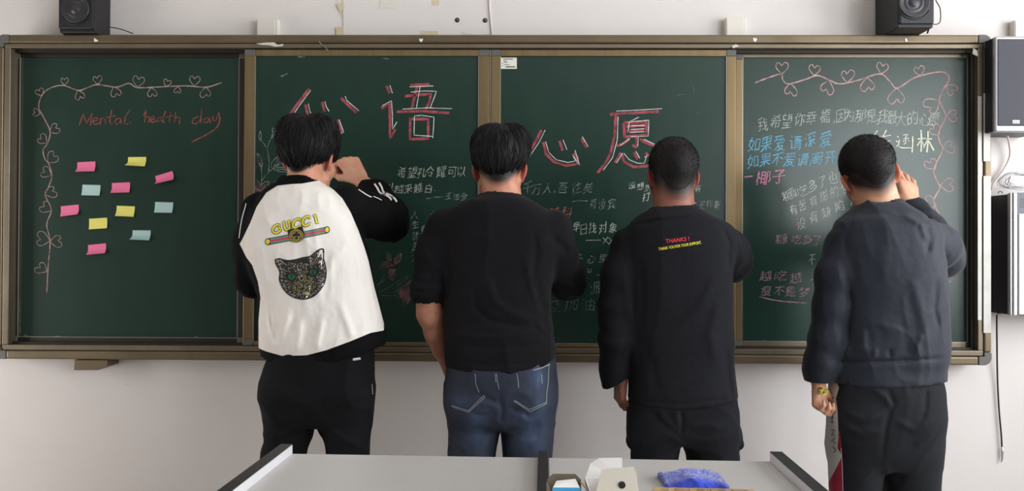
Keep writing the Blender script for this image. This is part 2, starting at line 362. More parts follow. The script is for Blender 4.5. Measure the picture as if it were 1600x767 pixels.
b = MB(); b.tube([P(x, y, YF - .002) for x, y in ((498, 64), (503, 70), (508, 73), (513, 80))], .0012, 5); b.tube([P(x, y, YF - .002) for x, y in ((498, 76), (504, 73), (511, 74))], .001, 5); b.build('wire_scrap', M['steel'], BB)

# ------------------------------------------------------------------ chalk
class Chalk:
    def __init__(s, par, Y): s.par = par; s.Y = Y; s.n = 0
    def make(s, name, m, strokes, label=None):
        """strokes: list of (pixel polyline, width in px); each becomes a ribbon of chalk"""
        mb = MB(); s.n += 1; Y = s.Y - .0004 - .00002 * (s.n % 40)
        for pts, w in strokes:
            q = [P(x, y, Y)[[0, 2]] for x, y in pts]
            if len(q) < 2: continue
            dense = [q[0]]
            for a, c in zip(q[:-1], q[1:]):
                L = np.hypot(*(c - a)); n = max(1, int(L / .012))
                for k in range(1, n + 1): dense.append(a + (c - a) * k / n)
            q = dense; n = len(q); ww = w / 398.0 / 2; vs = []
            for i in range(n):
                t = q[min(i + 1, n - 1)] - q[max(i - 1, 0)]; t = t / (np.hypot(*t) + 1e-9); nn = np.array([-t[1], t[0]])
                k = ww * random.uniform(.82, 1.15)
                a = q[i] + nn * k; c = q[i] - nn * k
                vs += [(a[0], Y, a[1]), (c[0], Y, c[1])]
            mb.add(vs, [(2 * i, 2 * i + 1, 2 * i + 3, 2 * i + 2) for i in range(n - 1)])
        o = mb.build(name, m, s.par)
        if label: o['label'] = label
        return o
C1, C2, C3, C4 = Chalk(BB, YG1), Chalk(S2, YG2), Chalk(S3, YG3), Chalk(BB, YG4)
# handwriting: each character is drawn from the built-in lettering, thinned to its centre lines
def raster(ch, N=60):
    cu=bpy.data.curves.new('t','FONT'); cu.body=ch; cu.resolution_u=6
    o=bpy.data.objects.new('t',cu); C.objects.link(o)
    bpy.context.view_layer.update()
    me=bpy.data.meshes.new_from_object(o.evaluated_get(bpy.context.evaluated_depsgraph_get()))
    me.calc_loop_triangles()
    V=np.array([v.co[:2] for v in me.vertices]); T=[t.vertices[:] for t in me.loop_triangles]
    bpy.data.objects.remove(o); bpy.data.meshes.remove(me)
    lo=V.min(0); hi=V.max(0); c=(lo+hi)/2
    s=(N-8)/1.0
    # em-based: fixed scale, keep relative size ; center by bbox
    P=(V-c)*s+N/2
    n=N*2
    im=np.zeros((n,n),bool)
    g=(np.arange(n)+.5)/2
    X,Y=np.meshgrid(g,g)
    for t in T:
        a,b,cc=P[list(t)]
        d=lambda p,q:(q[0]-p[0])*(Y-p[1])-(q[1]-p[1])*(X-p[0])
        u,v,w=d(a,b),d(b,cc),d(cc,a)
        im|=((u>=0)&(v>=0)&(w>=0))|((u<=0)&(v<=0)&(w<=0))
    return im
def thin(im):
    im=im.astype(np.uint8).copy()
    while True:
        ch=False
        for st in (0,1):
            p=np.pad(im,1)
            n=[p[:-2,1:-1],p[:-2,2:],p[1:-1,2:],p[2:,2:],p[2:,1:-1],p[2:,:-2],p[1:-1,:-2],p[:-2,:-2]]
            B=sum(n); A=sum(((n[i]==0)&(n[(i+1)%8]==1)).astype(int) for i in range(8))
            c=(im==1)&(B>=2)&(B<=6)&(A==1)
            if st==0: c&=(n[0]*n[2]*n[4]==0)&(n[2]*n[4]*n[6]==0)
            else: c&=(n[0]*n[2]*n[6]==0)&(n[0]*n[4]*n[6]==0)
            if c.any(): im[c]=0; ch=True
        if not ch: return im
def rdp(p,e):
    if len(p)<3: return p
    a,b=np.array(p[0],float),np.array(p[-1],float); q=np.array(p,float); d=b-a; L=np.hypot(*d)
    if L<1e-6: dist=np.hypot(*(q-a).T)
    else: dist=abs(d[0]*(q[:,1]-a[1])-d[1]*(q[:,0]-a[0]))/L
    i=int(dist.argmax())
    if dist[i]>e: return rdp(p[:i+1],e)[:-1]+rdp(p[i:],e)
    return [p[0],p[-1]]
def trace_lines(im):
    pts=set(map(tuple,np.argwhere(im)))
    def nb(p):
        o4=[(p[0]+a,p[1]+b) for a,b in((0,1),(1,0),(0,-1),(-1,0))]
        r=[q for q in o4 if q in pts]
        for a,b in((1,1),(1,-1),(-1,1),(-1,-1)):
            q=(p[0]+a,p[1]+b)
            if q in pts and (p[0]+a,p[1]) not in pts and (p[0],p[1]+b) not in pts: r.append(q)
        return r
    deg={p:len(nb(p)) for p in pts}
    used=set(); out=[]
    def walk(p,q):
        path=[p,q]; used.add((p,q)); used.add((q,p))
        while deg[path[-1]]==2:
            nx=[r for r in nb(path[-1]) if (path[-1],r) not in used]
            if not nx: break
            used.add((path[-1],nx[0])); used.add((nx[0],path[-1])); path.append(nx[0])
        return path
    for p in sorted(pts,key=lambda p:(deg[p]==2)):
        for q in nb(p):
            if (p,q) in used: continue
            out.append(walk(p,q))
    # drop small spurs
    out=[o for o in out if not(len(o)<5 and (deg[o[0]]==1 or deg[o[-1]]==1) and len(pts)>40 and max(deg[o[0]],deg[o[-1]])>2)]
    # join straight-through at junctions
    def dirn(path,end):
        k=min(6,len(path)-1)
        a,b=(path[-1],path[-1-k]) if end else (path[0],path[k])
        v=np.array(a,float)-np.array(b,float); return v/(np.hypot(*v)+1e-9)
    ch=True
    while ch:
        ch=False; best=None
        for i in range(len(out)):
            for j in range(i+1,len(out)):
                for ei in(0,1):
                    for ej in(0,1):
                        a=out[i][-1] if ei else out[i][0]; b=out[j][-1] if ej else out[j][0]
                        if abs(a[0]-b[0])+abs(a[1]-b[1])<=2:
                            d=float(dirn(out[i],ei)@dirn(out[j],ej))
                            if d<-.8 and (best is None or d<best[0]): best=(d,i,j,ei,ej)
        if best:
            _,i,j,ei,ej=best
            A=out[i] if ei else out[i][::-1]; Bp=out[j][::-1] if ej else out[j]
            out=[o for k,o in enumerate(out) if k not in(i,j)]+[A+Bp]; ch=True
    return out
GL = {}
def centre_lines(ch):
    if ch not in GL:
        GL[ch] = [[((x / 2 - 30) / 52.0, (y / 2 - 30) / 52.0) for y, x in rdp(p, 1.3)] for p in trace_lines(thin(raster(ch)))]
    return GL[ch]
def glyph(ch, cx, cy, w, h, rot=0., shear=.12):
    """hand-drawn strokes of one character centred on a pixel"""
    out = []; rot += random.uniform(-.07, .07); w *= random.uniform(.88, 1.06); h *= random.uniform(.92, 1.08); cy += random.uniform(-.8, .8); ca, sa = math.cos(rot), math.sin(rot)
    ph = [random.uniform(0, 6.3) for _ in range(4)]
    for line in centre_lines(ch):
        pts = []
        for x, y in line:
            x += .025 * math.sin(5 * y + ph[0]) + .02 * math.sin(9 * x + ph[1]) + random.uniform(-.012, .012)
            y += .045 * math.sin(4 * x + ph[2]) + random.uniform(-.018, .018) + .12 * x
            x += shear * y
            u, v = x * w, -y * h
            pts.append((cx + u * ca - v * sa, cy + u * sa + v * ca))
        if len(pts) > 1: out.append(pts)
    return out
def write(ck, m, wd, chars, w, h, rot=0., label=None, extra=(), shear=.12):
    lb = m.name.replace('_', ' ')
    for e in extra: ck.make('chalk_stroke', m, [(list(e), wd)])
    for ch, x, y in chars:
        ck.make('chalk_character', m, [(p, wd * random.uniform(.85, 1.15)) for p in glyph(ch, x, y, w, h, rot, shear)], lb + ' character')
# right board
write(C4, M['ch_white'], 1.05, [('我', 1192, 195), ('希', 1212, 191), ('望', 1230, 188), ('你', 1250, 186), ('幸', 1268, 184), ('福', 1289, 182), ('因', 1314, 181), ('为', 1327, 180), ('那', 1345, 181), ('是', 1362, 182), ('我', 1379, 183), ('最', 1394, 184), ('大', 1408, 186), ('的', 1426, 184), ('心', 1445, 187), ('愿', 1460, 187)], 19, 24, label='line of white chalk characters under the vine', extra=[[(1303, 188), (1304, 190), (1302, 193)]])
write(C4, M['ch_blue'], 1.35, [('如', 1179, 225), ('果', 1198, 224), ('爱', 1218, 223), ('请', 1243, 222), ('深', 1266, 218), ('爱', 1290, 217)], 22, 27, label='upper line of blue chalk characters')
write(C4, M['ch_blue'], 1.35, [('如', 1177, 252), ('果', 1196, 250), ('不', 1215, 249), ('爱', 1234, 249), ('请', 1254, 250), ('离', 1276, 248), ('开', 1297, 247)], 21, 24, label='lower line of blue chalk characters')
write(C4, M['ch_pink'], 1.7, [('椰', 1193, 277), ('子', 1218, 275)], 25, 26, label='pink chalk signature', extra=[[(1163, 276.5), (1176, 275)]])
C4.make('chalk_stroke', M['ch_bold'], [([(1332, 225), (1345, 222.5), (1358, 221.5)], 1.5)])
C4.make('chalk_character', M['ch_bold'], [([(1371, 204), (1367, 210), (1365, 214), (1376, 213)], 1.4), ([(1385, 203), (1381, 211), (1372, 220), (1356, 229)], 1.5), ([(1378, 214), (1392, 211)], 1.4), ([(1370, 219), (1369, 228), (1364, 233)], 1.4), ([(1367, 228), (1374, 235)], 1.5), ([(1379, 221), (1391, 220)], 1.4), ([(1380, 222), (1379, 229)], 1.3), ([(1387, 220), (1388, 232), (1388, 243)], 2.0),
    ], 'bold cream chalk character')
C4.make('chalk_character', M['ch_bold'], [([(1402, 213), (1404, 214)], 1.6), ([(1400, 220), (1403, 222)], 1.5), ([(1400, 229), (1404, 226), (1405, 218)], 1.4), ([(1404, 229), (1410, 231), (1425, 231)], 1.5), ([(1411, 211), (1419, 210), (1415, 214), (1415, 224), (1412, 225)], 1.3), ([(1411, 217), (1420, 216)], 1.2), ([(1411, 221), (1413, 219)], 1.2), ([(1418, 219), (1421, 221)], 1.2), ([(1426, 213), (1426, 225), (1425, 238)], 1.9),
    ], 'bold cream chalk character')
C4.make('chalk_character', M['ch_bold'], [([(1439, 203), (1440, 220), (1439, 237)], 2.4), ([(1434, 217), (1446, 216)], 1.6), ([(1439, 219), (1433, 228)], 1.8), ([(1440, 220), (1444, 228)], 1.6), ([(1450, 205), (1450, 222), (1448, 238)], 2.2), ([(1446, 217), (1456, 217)], 1.5), ([(1449, 219), (1443, 231)], 1.7), ([(1451, 220), (1459, 235)], 2.2)], 'bold cream chalk character')
rt = math.radians(-20)
write(C4, M['ch_white'], 1.1, [('糖', 1232, 304), ('吃', 1252, 298)], 24, 19, rt, 'slanting white chalk line, upper', shear=0)
write(C4, M['ch_white'], 1.1, [('多', 1270, 291), ('了', 1285, 284), ('也', 1301, 277), ('会', 1319, 271)], 16, 20, math.radians(-12), shear=.1)
write(C4, M['ch_white'], 1.1, [('有', 1240, 327), ('苦', 1254, 320), ('有', 1271, 314), ('甜', 1287, 306), ('的', 1304, 300), ('生', 1321, 294)], 15, 18, math.radians(-14), 'slanting white chalk line, middle')
write(C4, M['ch_white'], 1.1, [('没', 1252, 348), ('有', 1271, 339), ('缺', 1291, 331), ('陷', 1312, 322)], 18, 19, math.radians(-12), 'slanting white chalk line, lower', extra=[[(1331, 316), (1329.5, 321)]])
write(C4, M['ch_dpink'], 1.2, [('糖', 1222, 372), ('吃', 1245, 373), ('多', 1262, 374), ('了', 1277, 376)], 19, 18, label='small pink chalk characters beside the jacket sleeve', extra=[[(1243, 351), (1249, 350)], [(1248, 348), (1248, 358)]])
write(C4, M['ch_faint'], 1.2, [('不', 1269, 405)], 14, 18, extra=[[(1266, 438), (1270, 436)]])
write(C4, M['ch_dpink'], 1.2, [('越', 1196, 430), ('吃', 1220, 430), ('越', 1243, 434)], 22, 19, label='dull pink chalk characters at the lower left')
write(C4, M['ch_dpink'], 1.2, [('瘦', 1197, 454), ('不', 1218, 456), ('是', 1235, 456), ('梦', 1257, 456)], 19, 19, label='dull pink chalk characters above the underline')
C4.make('chalk_underline', M['ch_dpink'], [([(1186, 463.5), (1205, 468), (1225, 471), (1261, 473.5)], 1.9)])
# third board
write(C3, M['ch_faint'], 1.1, [('千', 825, 293), ('万', 838, 296), ('人', 855, 295), ('吾', 880, 293), ('往', 901, 293), ('矣', 919, 293)], 18, 20, extra=[[(867, 297), (866, 302)]], label='greyish white chalk line right of the black sweatshirt')
write(C3, M['ch_faint'], 1.1, [('肖', 927, 318), ('汝', 941, 318), ('宾', 956, 318)], 14, 19, extra=[[(893, 315), (905, 313.5), (918, 314)]])
write(C3, M['ch_orange'], 1.2, [('味', 868, 331), ('科', 886, 331)], 18, 17, label='two orange red chalk characters')
write(C3, M['ch_white'], 1.05, [('莹', 887, 357), ('早', 901, 355), ('日', 912, 358), ('找', 926, 356), ('对', 942, 356), ('象', 958, 355)], 14, 19, extra=[[(915, 375.5), (939, 375)], [(942, 371), (951, 381)], [(950, 370), (942, 381)], [(951, 371), (959, 381)], [(960, 370), (951, 382)]], label='white chalk line between the two black tops')
write(C3, M['ch_faint'], 1.1, [('心', 924, 405), ('里', 943, 403)], 16, 15, extra=[[(905, 397), (908, 399)], [(906, 403), (911, 404)], [(933, 429.5), (940, 429.5)], [(917, 418), (919, 422)]])
write(C3, M['ch_faint'], 1.1, [('口', 921, 423)], 7, 7)
write(C3, M['ch_faint'], 1.1, [('源', 932, 449)], 22, 20)
write(C3, M['ch_dim'], 1.6, [('及', 866, 478), ('加', 893, 476), ('油', 918, 477)], 24, 23, label='smudged large chalk characters low on the board', extra=[[(934, 466), (934, 482)], [(934, 485), (934, 487)]])
write(C3, M['ch_white'], 1.1, [('没', 988, 290), ('想', 1001, 291), ('到', 1013, 293), ('我', 1078, 292), ('有', 1090, 294)], 13, 13, label='small white chalk words on both sides of the cropped head', extra=[[(1079, 317), (1088, 317)]])
write(C3, M['ch_white'], 1.1, [('打', 1010, 308)], 14, 15)
write(C3, M['ch_faint'], 1.1, [('王', 1096.5, 320), ('梓', 1109, 319), ('蒙', 1121, 320)], 12, 15)
# second board
write(C2, M['ch_white'], 1.05, [('希', 628, 270), ('望', 644, 269), ('孔', 659, 270), ('令', 672, 269), ('耀', 690, 268), ('可', 707, 269), ('以', 721, 268)], 16, 19, label='white chalk line right of the raised sleeve')
write(C2, M['ch_white'], 1.0, [('以', 609, 294), ('越', 623, 296), ('来', 638, 295), ('越', 653, 294), ('白', 670, 294)], 15, 16, extra=[[(679, 297), (679.6, 297.6)]])
write(C2, M['ch_faint'], 1.0, [('王', 701, 306), ('浩', 713, 307), ('全', 725, 307)], 12, 12, extra=[[(666, 310.5), (680, 308), (695, 307.5)]])
write(C2, M['ch_faint'], 1.0, [('人', 648, 335), ('生', 649, 350), ('就', 649, 368), ('是', 649, 385), ('京', 650, 403), ('龙', 652, 420)], 13, 14, label='column of white chalk characters')
write(C2, M['ch_faint'], 1.0, [('必', 678, 334), ('重', 664, 357)], 13, 15, extra=[[(626, 396), (627, 404), (624, 408)], [(660, 380), (659, 386)]])
# the four big characters: rubbed rose strokes with thin white ones beside them
def scaled(ox, oy, s, lst, w): return [([(ox + x / s, oy + y / s) for x, y in l], w) for l in lst]
R2 = [[(290, 355), (262, 390), (232, 430), (203, 468)], [(275, 418), (280, 445), (290, 475)], [(404, 478), (415, 505), (418, 530), (405, 541)], [(341, 408), (351, 446)], [(417, 392), (445, 420), (478, 450)],
      [(598, 343), (611, 372)], [(578, 432), (611, 412), (612, 480), (612, 552), (634, 517)], [(692, 341), (770, 337)], [(721, 343), (708, 395), (700, 435)], [(670, 384), (776, 375), (768, 410), (755, 436)], [(640, 447), (740, 444), (850, 452)], [(693, 470), (692, 556), (765, 554), (765, 476), (693, 475)]]
W2 = [[(296, 360), (255, 415), (217, 470)], [(286, 414), (292, 445), (305, 470)], [(409, 478), (427, 528), (416, 532)], [(352, 405), (358, 428), (369, 445)], [(433, 384), (440, 402), (488, 443)],
      [(611, 340), (622, 373)], [(582, 422), (618, 402), (622, 460), (622, 517), (640, 487)], [(690, 347), (730, 346), (785, 343)], [(732, 348), (718, 430)], [(696, 368), (750, 363), (798, 365), (785, 400), (772, 432)], [(662, 436), (760, 431), (860, 434)], [(710, 464), (708, 540), (784, 545)], [(710, 463), (740, 461), (788, 468), (786, 510), (783, 552)]]
def big(ck, lst, cut, ox, s):
    for nm, a, lst2, w in (('large rubbed rose chalk character', 'ch_red', lst[0], 4.3), ('thin white chalk outline of a large character', 'ch_line', lst[1], 1.2)):
        for part in (lst2[:cut], lst2[cut:]): ck.make('chalk_character', M[a], scaled(ox, 0, s, part, w), nm)
big(C2, (R2, W2), 5, 370, 2.5575)
R3 = [[(272, 520), (245, 570), (220, 612)], [(279, 568), (290, 615), (320, 646), (370, 662), (414, 654), (414, 630), (400, 612)], [(343, 562), (356, 602)], [(431, 553), (452, 590)],
      [(545, 457), (600, 452), (740, 446)], [(568, 460), (563, 540), (548, 610), (525, 655), (495, 690)], [(600, 490), (603, 548)], [(600, 490), (690, 485), (691, 538), (604, 547)], [(610, 505), (686, 500)], [(612, 524), (680, 520)], [(650, 548), (651, 588), (634, 580)], [(622, 556), (600, 572), (573, 583)], [(665, 556), (690, 570), (722, 582)],
      [(588, 610), (566, 650)], [(592, 618), (600, 645), (640, 667), (700, 662)], [(640, 610), (656, 636)], [(688, 610), (700, 625)]]
W3 = [[(286, 519), (262, 568), (222, 627)], [(288, 565), (300, 608), (330, 638), (376, 649), (407, 643), (395, 618), (424, 660), (405, 600)], [(357, 558), (373, 598)], [(434, 546), (458, 585)],
      [(570, 444), (650, 440), (752, 434)], [(577, 466), (574, 560), (555, 630), (518, 680)], [(660, 468), (640, 478), (622, 487), (618, 520)], [(625, 487), (700, 480), (698, 543), (628, 546)], [(630, 503), (684, 501)], [(628, 517), (682, 514)], [(624, 529), (682, 526)], [(658, 548), (656, 584)], [(624, 553), (585, 582)], [(680, 556), (722, 576)],
      [(595, 612), (572, 650)], [(600, 612), (622, 638), (655, 652), (682, 652), (692, 620)], [(648, 604), (664, 632)], [(683, 625), (690, 632)]]
big(C3, (R3, W3), 4, 740, 2.557)
# title on the left board
T1 = [[(315, 503), (333, 455), (346, 494), (368, 452), (362, 500)], [(370, 487), (390, 479), (388, 470), (376, 473), (370, 488), (380, 498), (400, 490)], [(402, 470), (401, 497)], [(402, 480), (412, 471), (420, 478), (421, 497)],
      [(446, 440), (438, 490), (448, 497)], [(425, 470), (462, 462)], [(482, 472), (466, 475), (457, 488), (467, 497), (481, 485), (482, 472), (485, 496)], [(520, 438), (502, 465), (496, 493), (508, 496), (524, 490)],
      [(574, 462), (583, 440), (578, 488)], [(578, 471), (590, 463), (597, 472), (594, 490)], [(602, 482), (618, 473), (612, 464), (602, 472), (602, 486), (614, 489), (626, 482)], [(643, 467), (630, 472), (629, 487), (641, 482), (645, 466), (648, 489)], [(662, 444), (652, 470), (655, 491)], [(681, 449), (676, 489)], [(662, 469), (694, 462)], [(702, 449), (697, 490)], [(698, 477), (710, 466), (720, 473), (716, 497)],
      [(792, 465), (773, 474), (767, 490), (782, 496), (800, 482), (806, 434), (803, 493)], [(832, 468), (816, 476), (815, 491), (828, 489), (838, 470), (841, 494)], [(852, 462), (850, 480), (862, 484), (874, 448)]]
for part in (T1[:8], T1[8:17]): C1.make('chalk_word', M['ch_title'], scaled(0, 0, 2.5575, part, 1.5), 'dark red handwritten word')
C1.make('chalk_word', M['ch_title'], scaled(0, 0, 2.5575, T1[17:], 1.5) + scaled(0, 0, 2.5575, [catmull([(874, 448), (878, 480), (865, 510), (830, 535), (765, 568)], 5)], 1.9), 'dark red handwritten word with a long tail')
# vines with hearts
def heart(x, y, ang, s):
    """heart with its tip at (x, y), opening towards angle ang (degrees, up = 90)"""
    base = [(0, 0), (-.30, .32), (-.50, .62), (-.44, .92), (-.22, 1.0), (-.02, .72)], [(0, 0), (.34, .30), (.56, .60), (.52, .90), (.26, 1.0), (.02, .74)]
    a = math.radians(ang - 90); ca, sa = math.cos(a), math.sin(a); out = []
    for half in base:
        k = random.uniform(.9, 1.1)
        pts = [(x + s * k * (u * ca - v * sa), y - s * k * (u * sa + v * ca)) for u, v in half]
        out.append([tuple(p) for p in catmull(pts, 4)])
    return out
def vine(ck, m, segs, hearts, w, label, hw=1.0):
    for s in segs: ck.make('chalk_vine', m, [([tuple(p) for p in catmull(s, 6)], w)], label)
    for h in hearts: ck.make('chalk_heart', m, [(p, hw) for p in heart(*h)])
k = 2.5575
v1 = [(885, 330), (825, 348), (740, 343), (640, 347), (550, 350), (515, 333), (465, 348), (390, 338), (350, 350), (312, 361), (250, 341), (195, 355), (165, 385), (155, 430), (175, 470), (200, 525), (190, 572), (172, 600), (180, 635), (195, 655), (207, 703), (195, 745), (180, 778), (205, 838), (187, 897), (200, 965), (192, 1070), (187, 1170)]
h1 = [(258, 340, 92, 30), (390, 337, 95, 34), (548, 348, 80, 40), (662, 345, 70, 28), (775, 343, 85, 38), (312, 361, 290, 34), (455, 347, 290, 36), (605, 350, 280, 34), (712, 346, 265, 26), (822, 348, 272, 40), (168, 383, 120, 32), (160, 455, 165, 28), (200, 528, 35, 38), (186, 572, 140, 40), (192, 650, 50, 44), (205, 700, 155, 40), (182, 778, 25, 46), (205, 842, 150, 46), (200, 962, 170, 52), (200, 965, 5, 44), (187, 1085, 150, 44)]
vine(C1, M['ch_vinel'], [[(x / k, y / k) for x, y in v1]], [(x / k, y / k, a, s / k) for x, y, a, s in h1], 1.7, 'pale rose chalk vine of hearts')
v4 = [[(103, 330), (150, 312), (205, 296), (212, 318), (235, 335), (300, 318), (350, 302), (395, 318), (440, 335), (515, 320), (600, 295), (640, 325), (670, 352), (740, 310), (830, 288), (868, 295), (876, 320), (852, 360), (838, 400), (855, 440), (862, 470), (835, 530), (840, 570), (850, 600), (815, 680), (835, 735), (838, 755), (815, 805), (838, 860), (842, 900), (850, 1000), (858, 1100)]]
h4 = [(208, 296, 90, 44), (338, 302, 88, 42), (470, 330, 90, 46), (605, 295, 80, 44), (760, 303, 100, 40), (243, 333, 272, 46), (398, 322, 255, 50), (550, 310, 275, 50), (668, 352, 270, 62), (868, 340, 320, 46), (838, 403, 215, 60), (864, 462, 2, 44), (836, 540, 130, 44), (850, 590, 10, 42), (820, 678, 125, 46), (842, 742, 8, 48), (825, 822, 160, 52), (850, 1096, 350, 40)]
vine(C4, M['ch_vine'], [[(1140 + x / 2.5565, y / 2.5565) for x, y in v4[0]]], [(1140 + x / 2.5565, y / 2.5565, a, s / 2.5565) for x, y, a, s in h4], 2.0, 'rose chalk vine of hearts', 1.3)
# flowers on the second board
Z = lambda l: [(380 + x / 5.48, 180 + y / 5.48) for x, y in l]
fl = [Z(l) for l in ([(150, 215), (178, 245), (205, 295), (215, 340), (222, 400), (218, 480)], [(205, 290), (215, 250), (235, 205), (250, 180)], [(155, 430), (158, 500), (156, 590)], [(160, 560), (185, 525), (215, 490), (260, 455), (340, 400)], [(145, 215), (135, 185), (146, 135), (155, 175), (150, 215)], [(245, 180), (252, 150), (250, 110), (272, 120), (270, 150), (245, 195)], [(150, 440), (130, 400), (120, 325), (150, 360), (165, 425), (150, 440)],
      [(240, 455), (240, 420), (255, 390), (320, 340), (322, 375), (300, 415), (250, 455)], [(255, 440), (280, 410), (320, 345)], [(260, 460), (310, 445), (360, 455), (395, 480), (340, 485), (285, 475), (250, 465)], [(270, 465), (330, 462), (385, 476)], [(112, 640), (98, 590), (102, 548), (130, 570), (155, 610)], [(150, 605), (180, 575), (220, 568), (212, 600), (185, 635)], [(120, 630), (150, 650), (190, 615)], [(265, 610), (262, 580), (285, 560), (292, 590), (270, 612)])]
C2.make('chalk_flower', M['ch_faint'], [([tuple(p) for p in catmull(l, 4)], .9) for l in fl], 'white outlined lily sprays beside the left stile')
F = lambda l: [(560 + x / 6.975, 380 + y / 6.975) for x, y in l]
fl2 = [F(l) for l in ([(320, 190), (300, 115), (345, 120), (360, 185)], [(385, 180), (420, 135), (465, 110), (465, 160), (440, 215)], [(350, 215), (360, 240), (385, 247)], [(330, 200), (260, 210), (228, 285), (280, 290), (330, 250)], [(340, 280), (330, 350), (370, 405), (400, 360), (405, 290)], [(330, 300), (270, 370), (245, 415), (265, 420), (320, 350)], [(240, 425), (190, 480)], [(200, 540), (300, 500), (400, 430), (480, 380), (545, 352), (500, 410), (420, 460)], [(200, 565), (320, 570), (430, 570)], [(380, 540), (430, 510)], [(440, 560), (430, 490), (500, 470), (580, 400), (590, 460)], [(400, 600), (470, 590), (500, 680), (530, 670), (560, 590)])]
C2.make('chalk_flower', M['ch_dim'], [([tuple(p) for p in catmull(l, 4)], .9) for l in fl2], 'dim outlined lilies above the bare forearm')
def petals(polys):
    for pl in polys:
        b = MB(); b.add([P(x, y, YG2 - .0003) for x, y in pl], [tuple(range(len(pl)))]); b.build('chalk_petal', M['ch_petal'], S2)
petals([F([(300, 115), (350, 125), (365, 190), (330, 200)]), F([(420, 135), (462, 118), (445, 215), (390, 240), (385, 180)]), F([(260, 215), (330, 200), (385, 240), (330, 260), (235, 285)]), F([(335, 270), (405, 280), (375, 400), (335, 350)]), F([(440, 490), (590, 400), (600, 560), (530, 670), (450, 590)]), F([(95, 120), (160, 125), (110, 200)]), Z([(120, 330), (150, 365), (163, 425), (140, 425)]), Z([(105, 555), (155, 612), (215, 575), (180, 645), (105, 660), (92, 630)]), Z([(270, 575), (288, 570), (285, 600), (268, 608)])])
# faint rubbed traces
C2.make('chalk_smear', M['ch_faint'], [([(438, 119), (449, 115)], 1.5), ([(440, 121), (444, 118)], .8), ([(465, 89), (477, 88.4)], 1.3), ([(598, 91), (608, 92)], 1.2)])
C3.make('chalk_smear', M['ch_dim'], [([(1052, 151), (1062, 148), (1072, 147)], 1.0), ([(1083, 133), (1085, 148)], .9), ([(1089, 176), (1091, 178), (1091, 176)], 2.4)])
C1.make('chalk_smear', M['ch_faint'], [([(38, 523), (44, 526), (54, 527.5)], 1.2), ([(75, 527), (92, 525.5), (98, 527.5)], 1.4), ([(300, 528), (309, 526)], 1.2), ([(31, 470), (31.5, 520)], .8)])
C4.make('chalk_smear', M['ch_white'], [([(1163, 534), (1165, 538), (1184, 537.4)], 1.2), ([(1193, 537.5), (1195.5, 532), (1199, 537)], 1.0)])

# ------------------------------------------------------------------ sticky notes on the left board
def note(x, y, rot, m, colname, curl, label):
    """note of 76 x 47 mm, upper edge stuck down, lower edge curling off the board"""
    w, h = .074, .045; nx, nz = 8, 8; vs = []; c = P(x, y, YG1); ca, sa = math.cos(rot), math.sin(rot)
    for k in range(2):
        for j in range(nz + 1):
            v = j / nz
            for i in range(nx + 1):
                u = i / nx - .5; lift = curl[0] * v ** 2.2 * .022 + curl[1] * max(0, v - .62) * (.5 + u) * .06 + curl[2] * max(0, v - .55) * (.5 - u) * .06
                lx = u * w + .004 * v * curl[2]; lz = (.5 - v) * h + lift * .25
                vs.append((c[0] + lx * ca - lz * sa, YG1 - .0008 - lift - k * .0006, c[2] + lx * sa + lz * ca))
    n1 = (nx + 1) * (nz + 1); fs = []
    for j in range(nz):
        for i in range(nx):
            a = j * (nx + 1) + i; fs.append((a, a + 1, a + nx + 2, a + nx + 1)); fs.append((n1 + a, n1 + a + nx + 1, n1 + a + nx + 2, n1 + a + 1))
    bd = [i for i in range(nx + 1)] + [j * (nx + 1) + nx for j in range(1, nz + 1)] + [nz * (nx + 1) + i for i in range(nx - 1, -1, -1)] + [j * (nx + 1) for j in range(nz - 1, 0, -1)]
    for a, c2 in zip(bd, bd[1:] + bd[:1]): fs.append((a, c2, n1 + c2, n1 + a)[::-1])
    b = MB(); b.add(vs, fs); o = b.build('sticky_note', m, smooth=False); tag(o, label, 'sticky note', 'sticky notes on the left board')
d = math.radians
for a in ((135.5, 261.5, d(3), 'p', 'pink', (.6, 0, .2), 'pink sticky note topmost of the pink ones, below the word Mental'),
          (214.5, 254, d(1), 'y', 'yellow', (.9, -.1, .5), 'yellow sticky note highest on the board, its lower edge curling up'),
          (258.5, 279.5, d(17), 'p', 'pink', (1., 0, .4), 'pink sticky note farthest right, tilted with a curled lower edge'),
          (143, 297.5, d(-1), 'b', 'pale blue', (.3, 0, 0), 'pale blue sticky note farthest left of the blue ones'),
          (189.5, 294, d(3), 'p', 'pink', (.5, 0, .2), 'pink sticky note in the middle, right of a pale blue note'),
          (110, 329.5, d(6), 'p', 'pink', (.5, .2, 0), 'pink sticky note nearest the chalk vine'),
          (256.5, 324.5, d(-1), 'b', 'pale blue', (.3, .1, 0), 'pale blue sticky note farthest right, under the tilted pink note'),
          (196.5, 330.5, d(-2), 'y', 'yellow', (.4, 0, .1), 'yellow sticky note in the middle of the group, below a pink note'),
          (154, 349.5, d(4), 'y', 'yellow', (.3, 0, 0), 'yellow sticky note lowest of the three yellow ones'),
          (221.5, 368.5, d(0), 'b', 'pale blue', (.8, 0, .4), 'pale blue sticky note lowest of the blue ones, folded at its lower edge'),
          (152.5, 390, d(6), 'p', 'pink', (.7, .1, .2), 'pink sticky note at the very bottom of the group')):
    note(a[0], a[1], a[2], M['paper_' + a[3]], a[4], a[5], a[6])

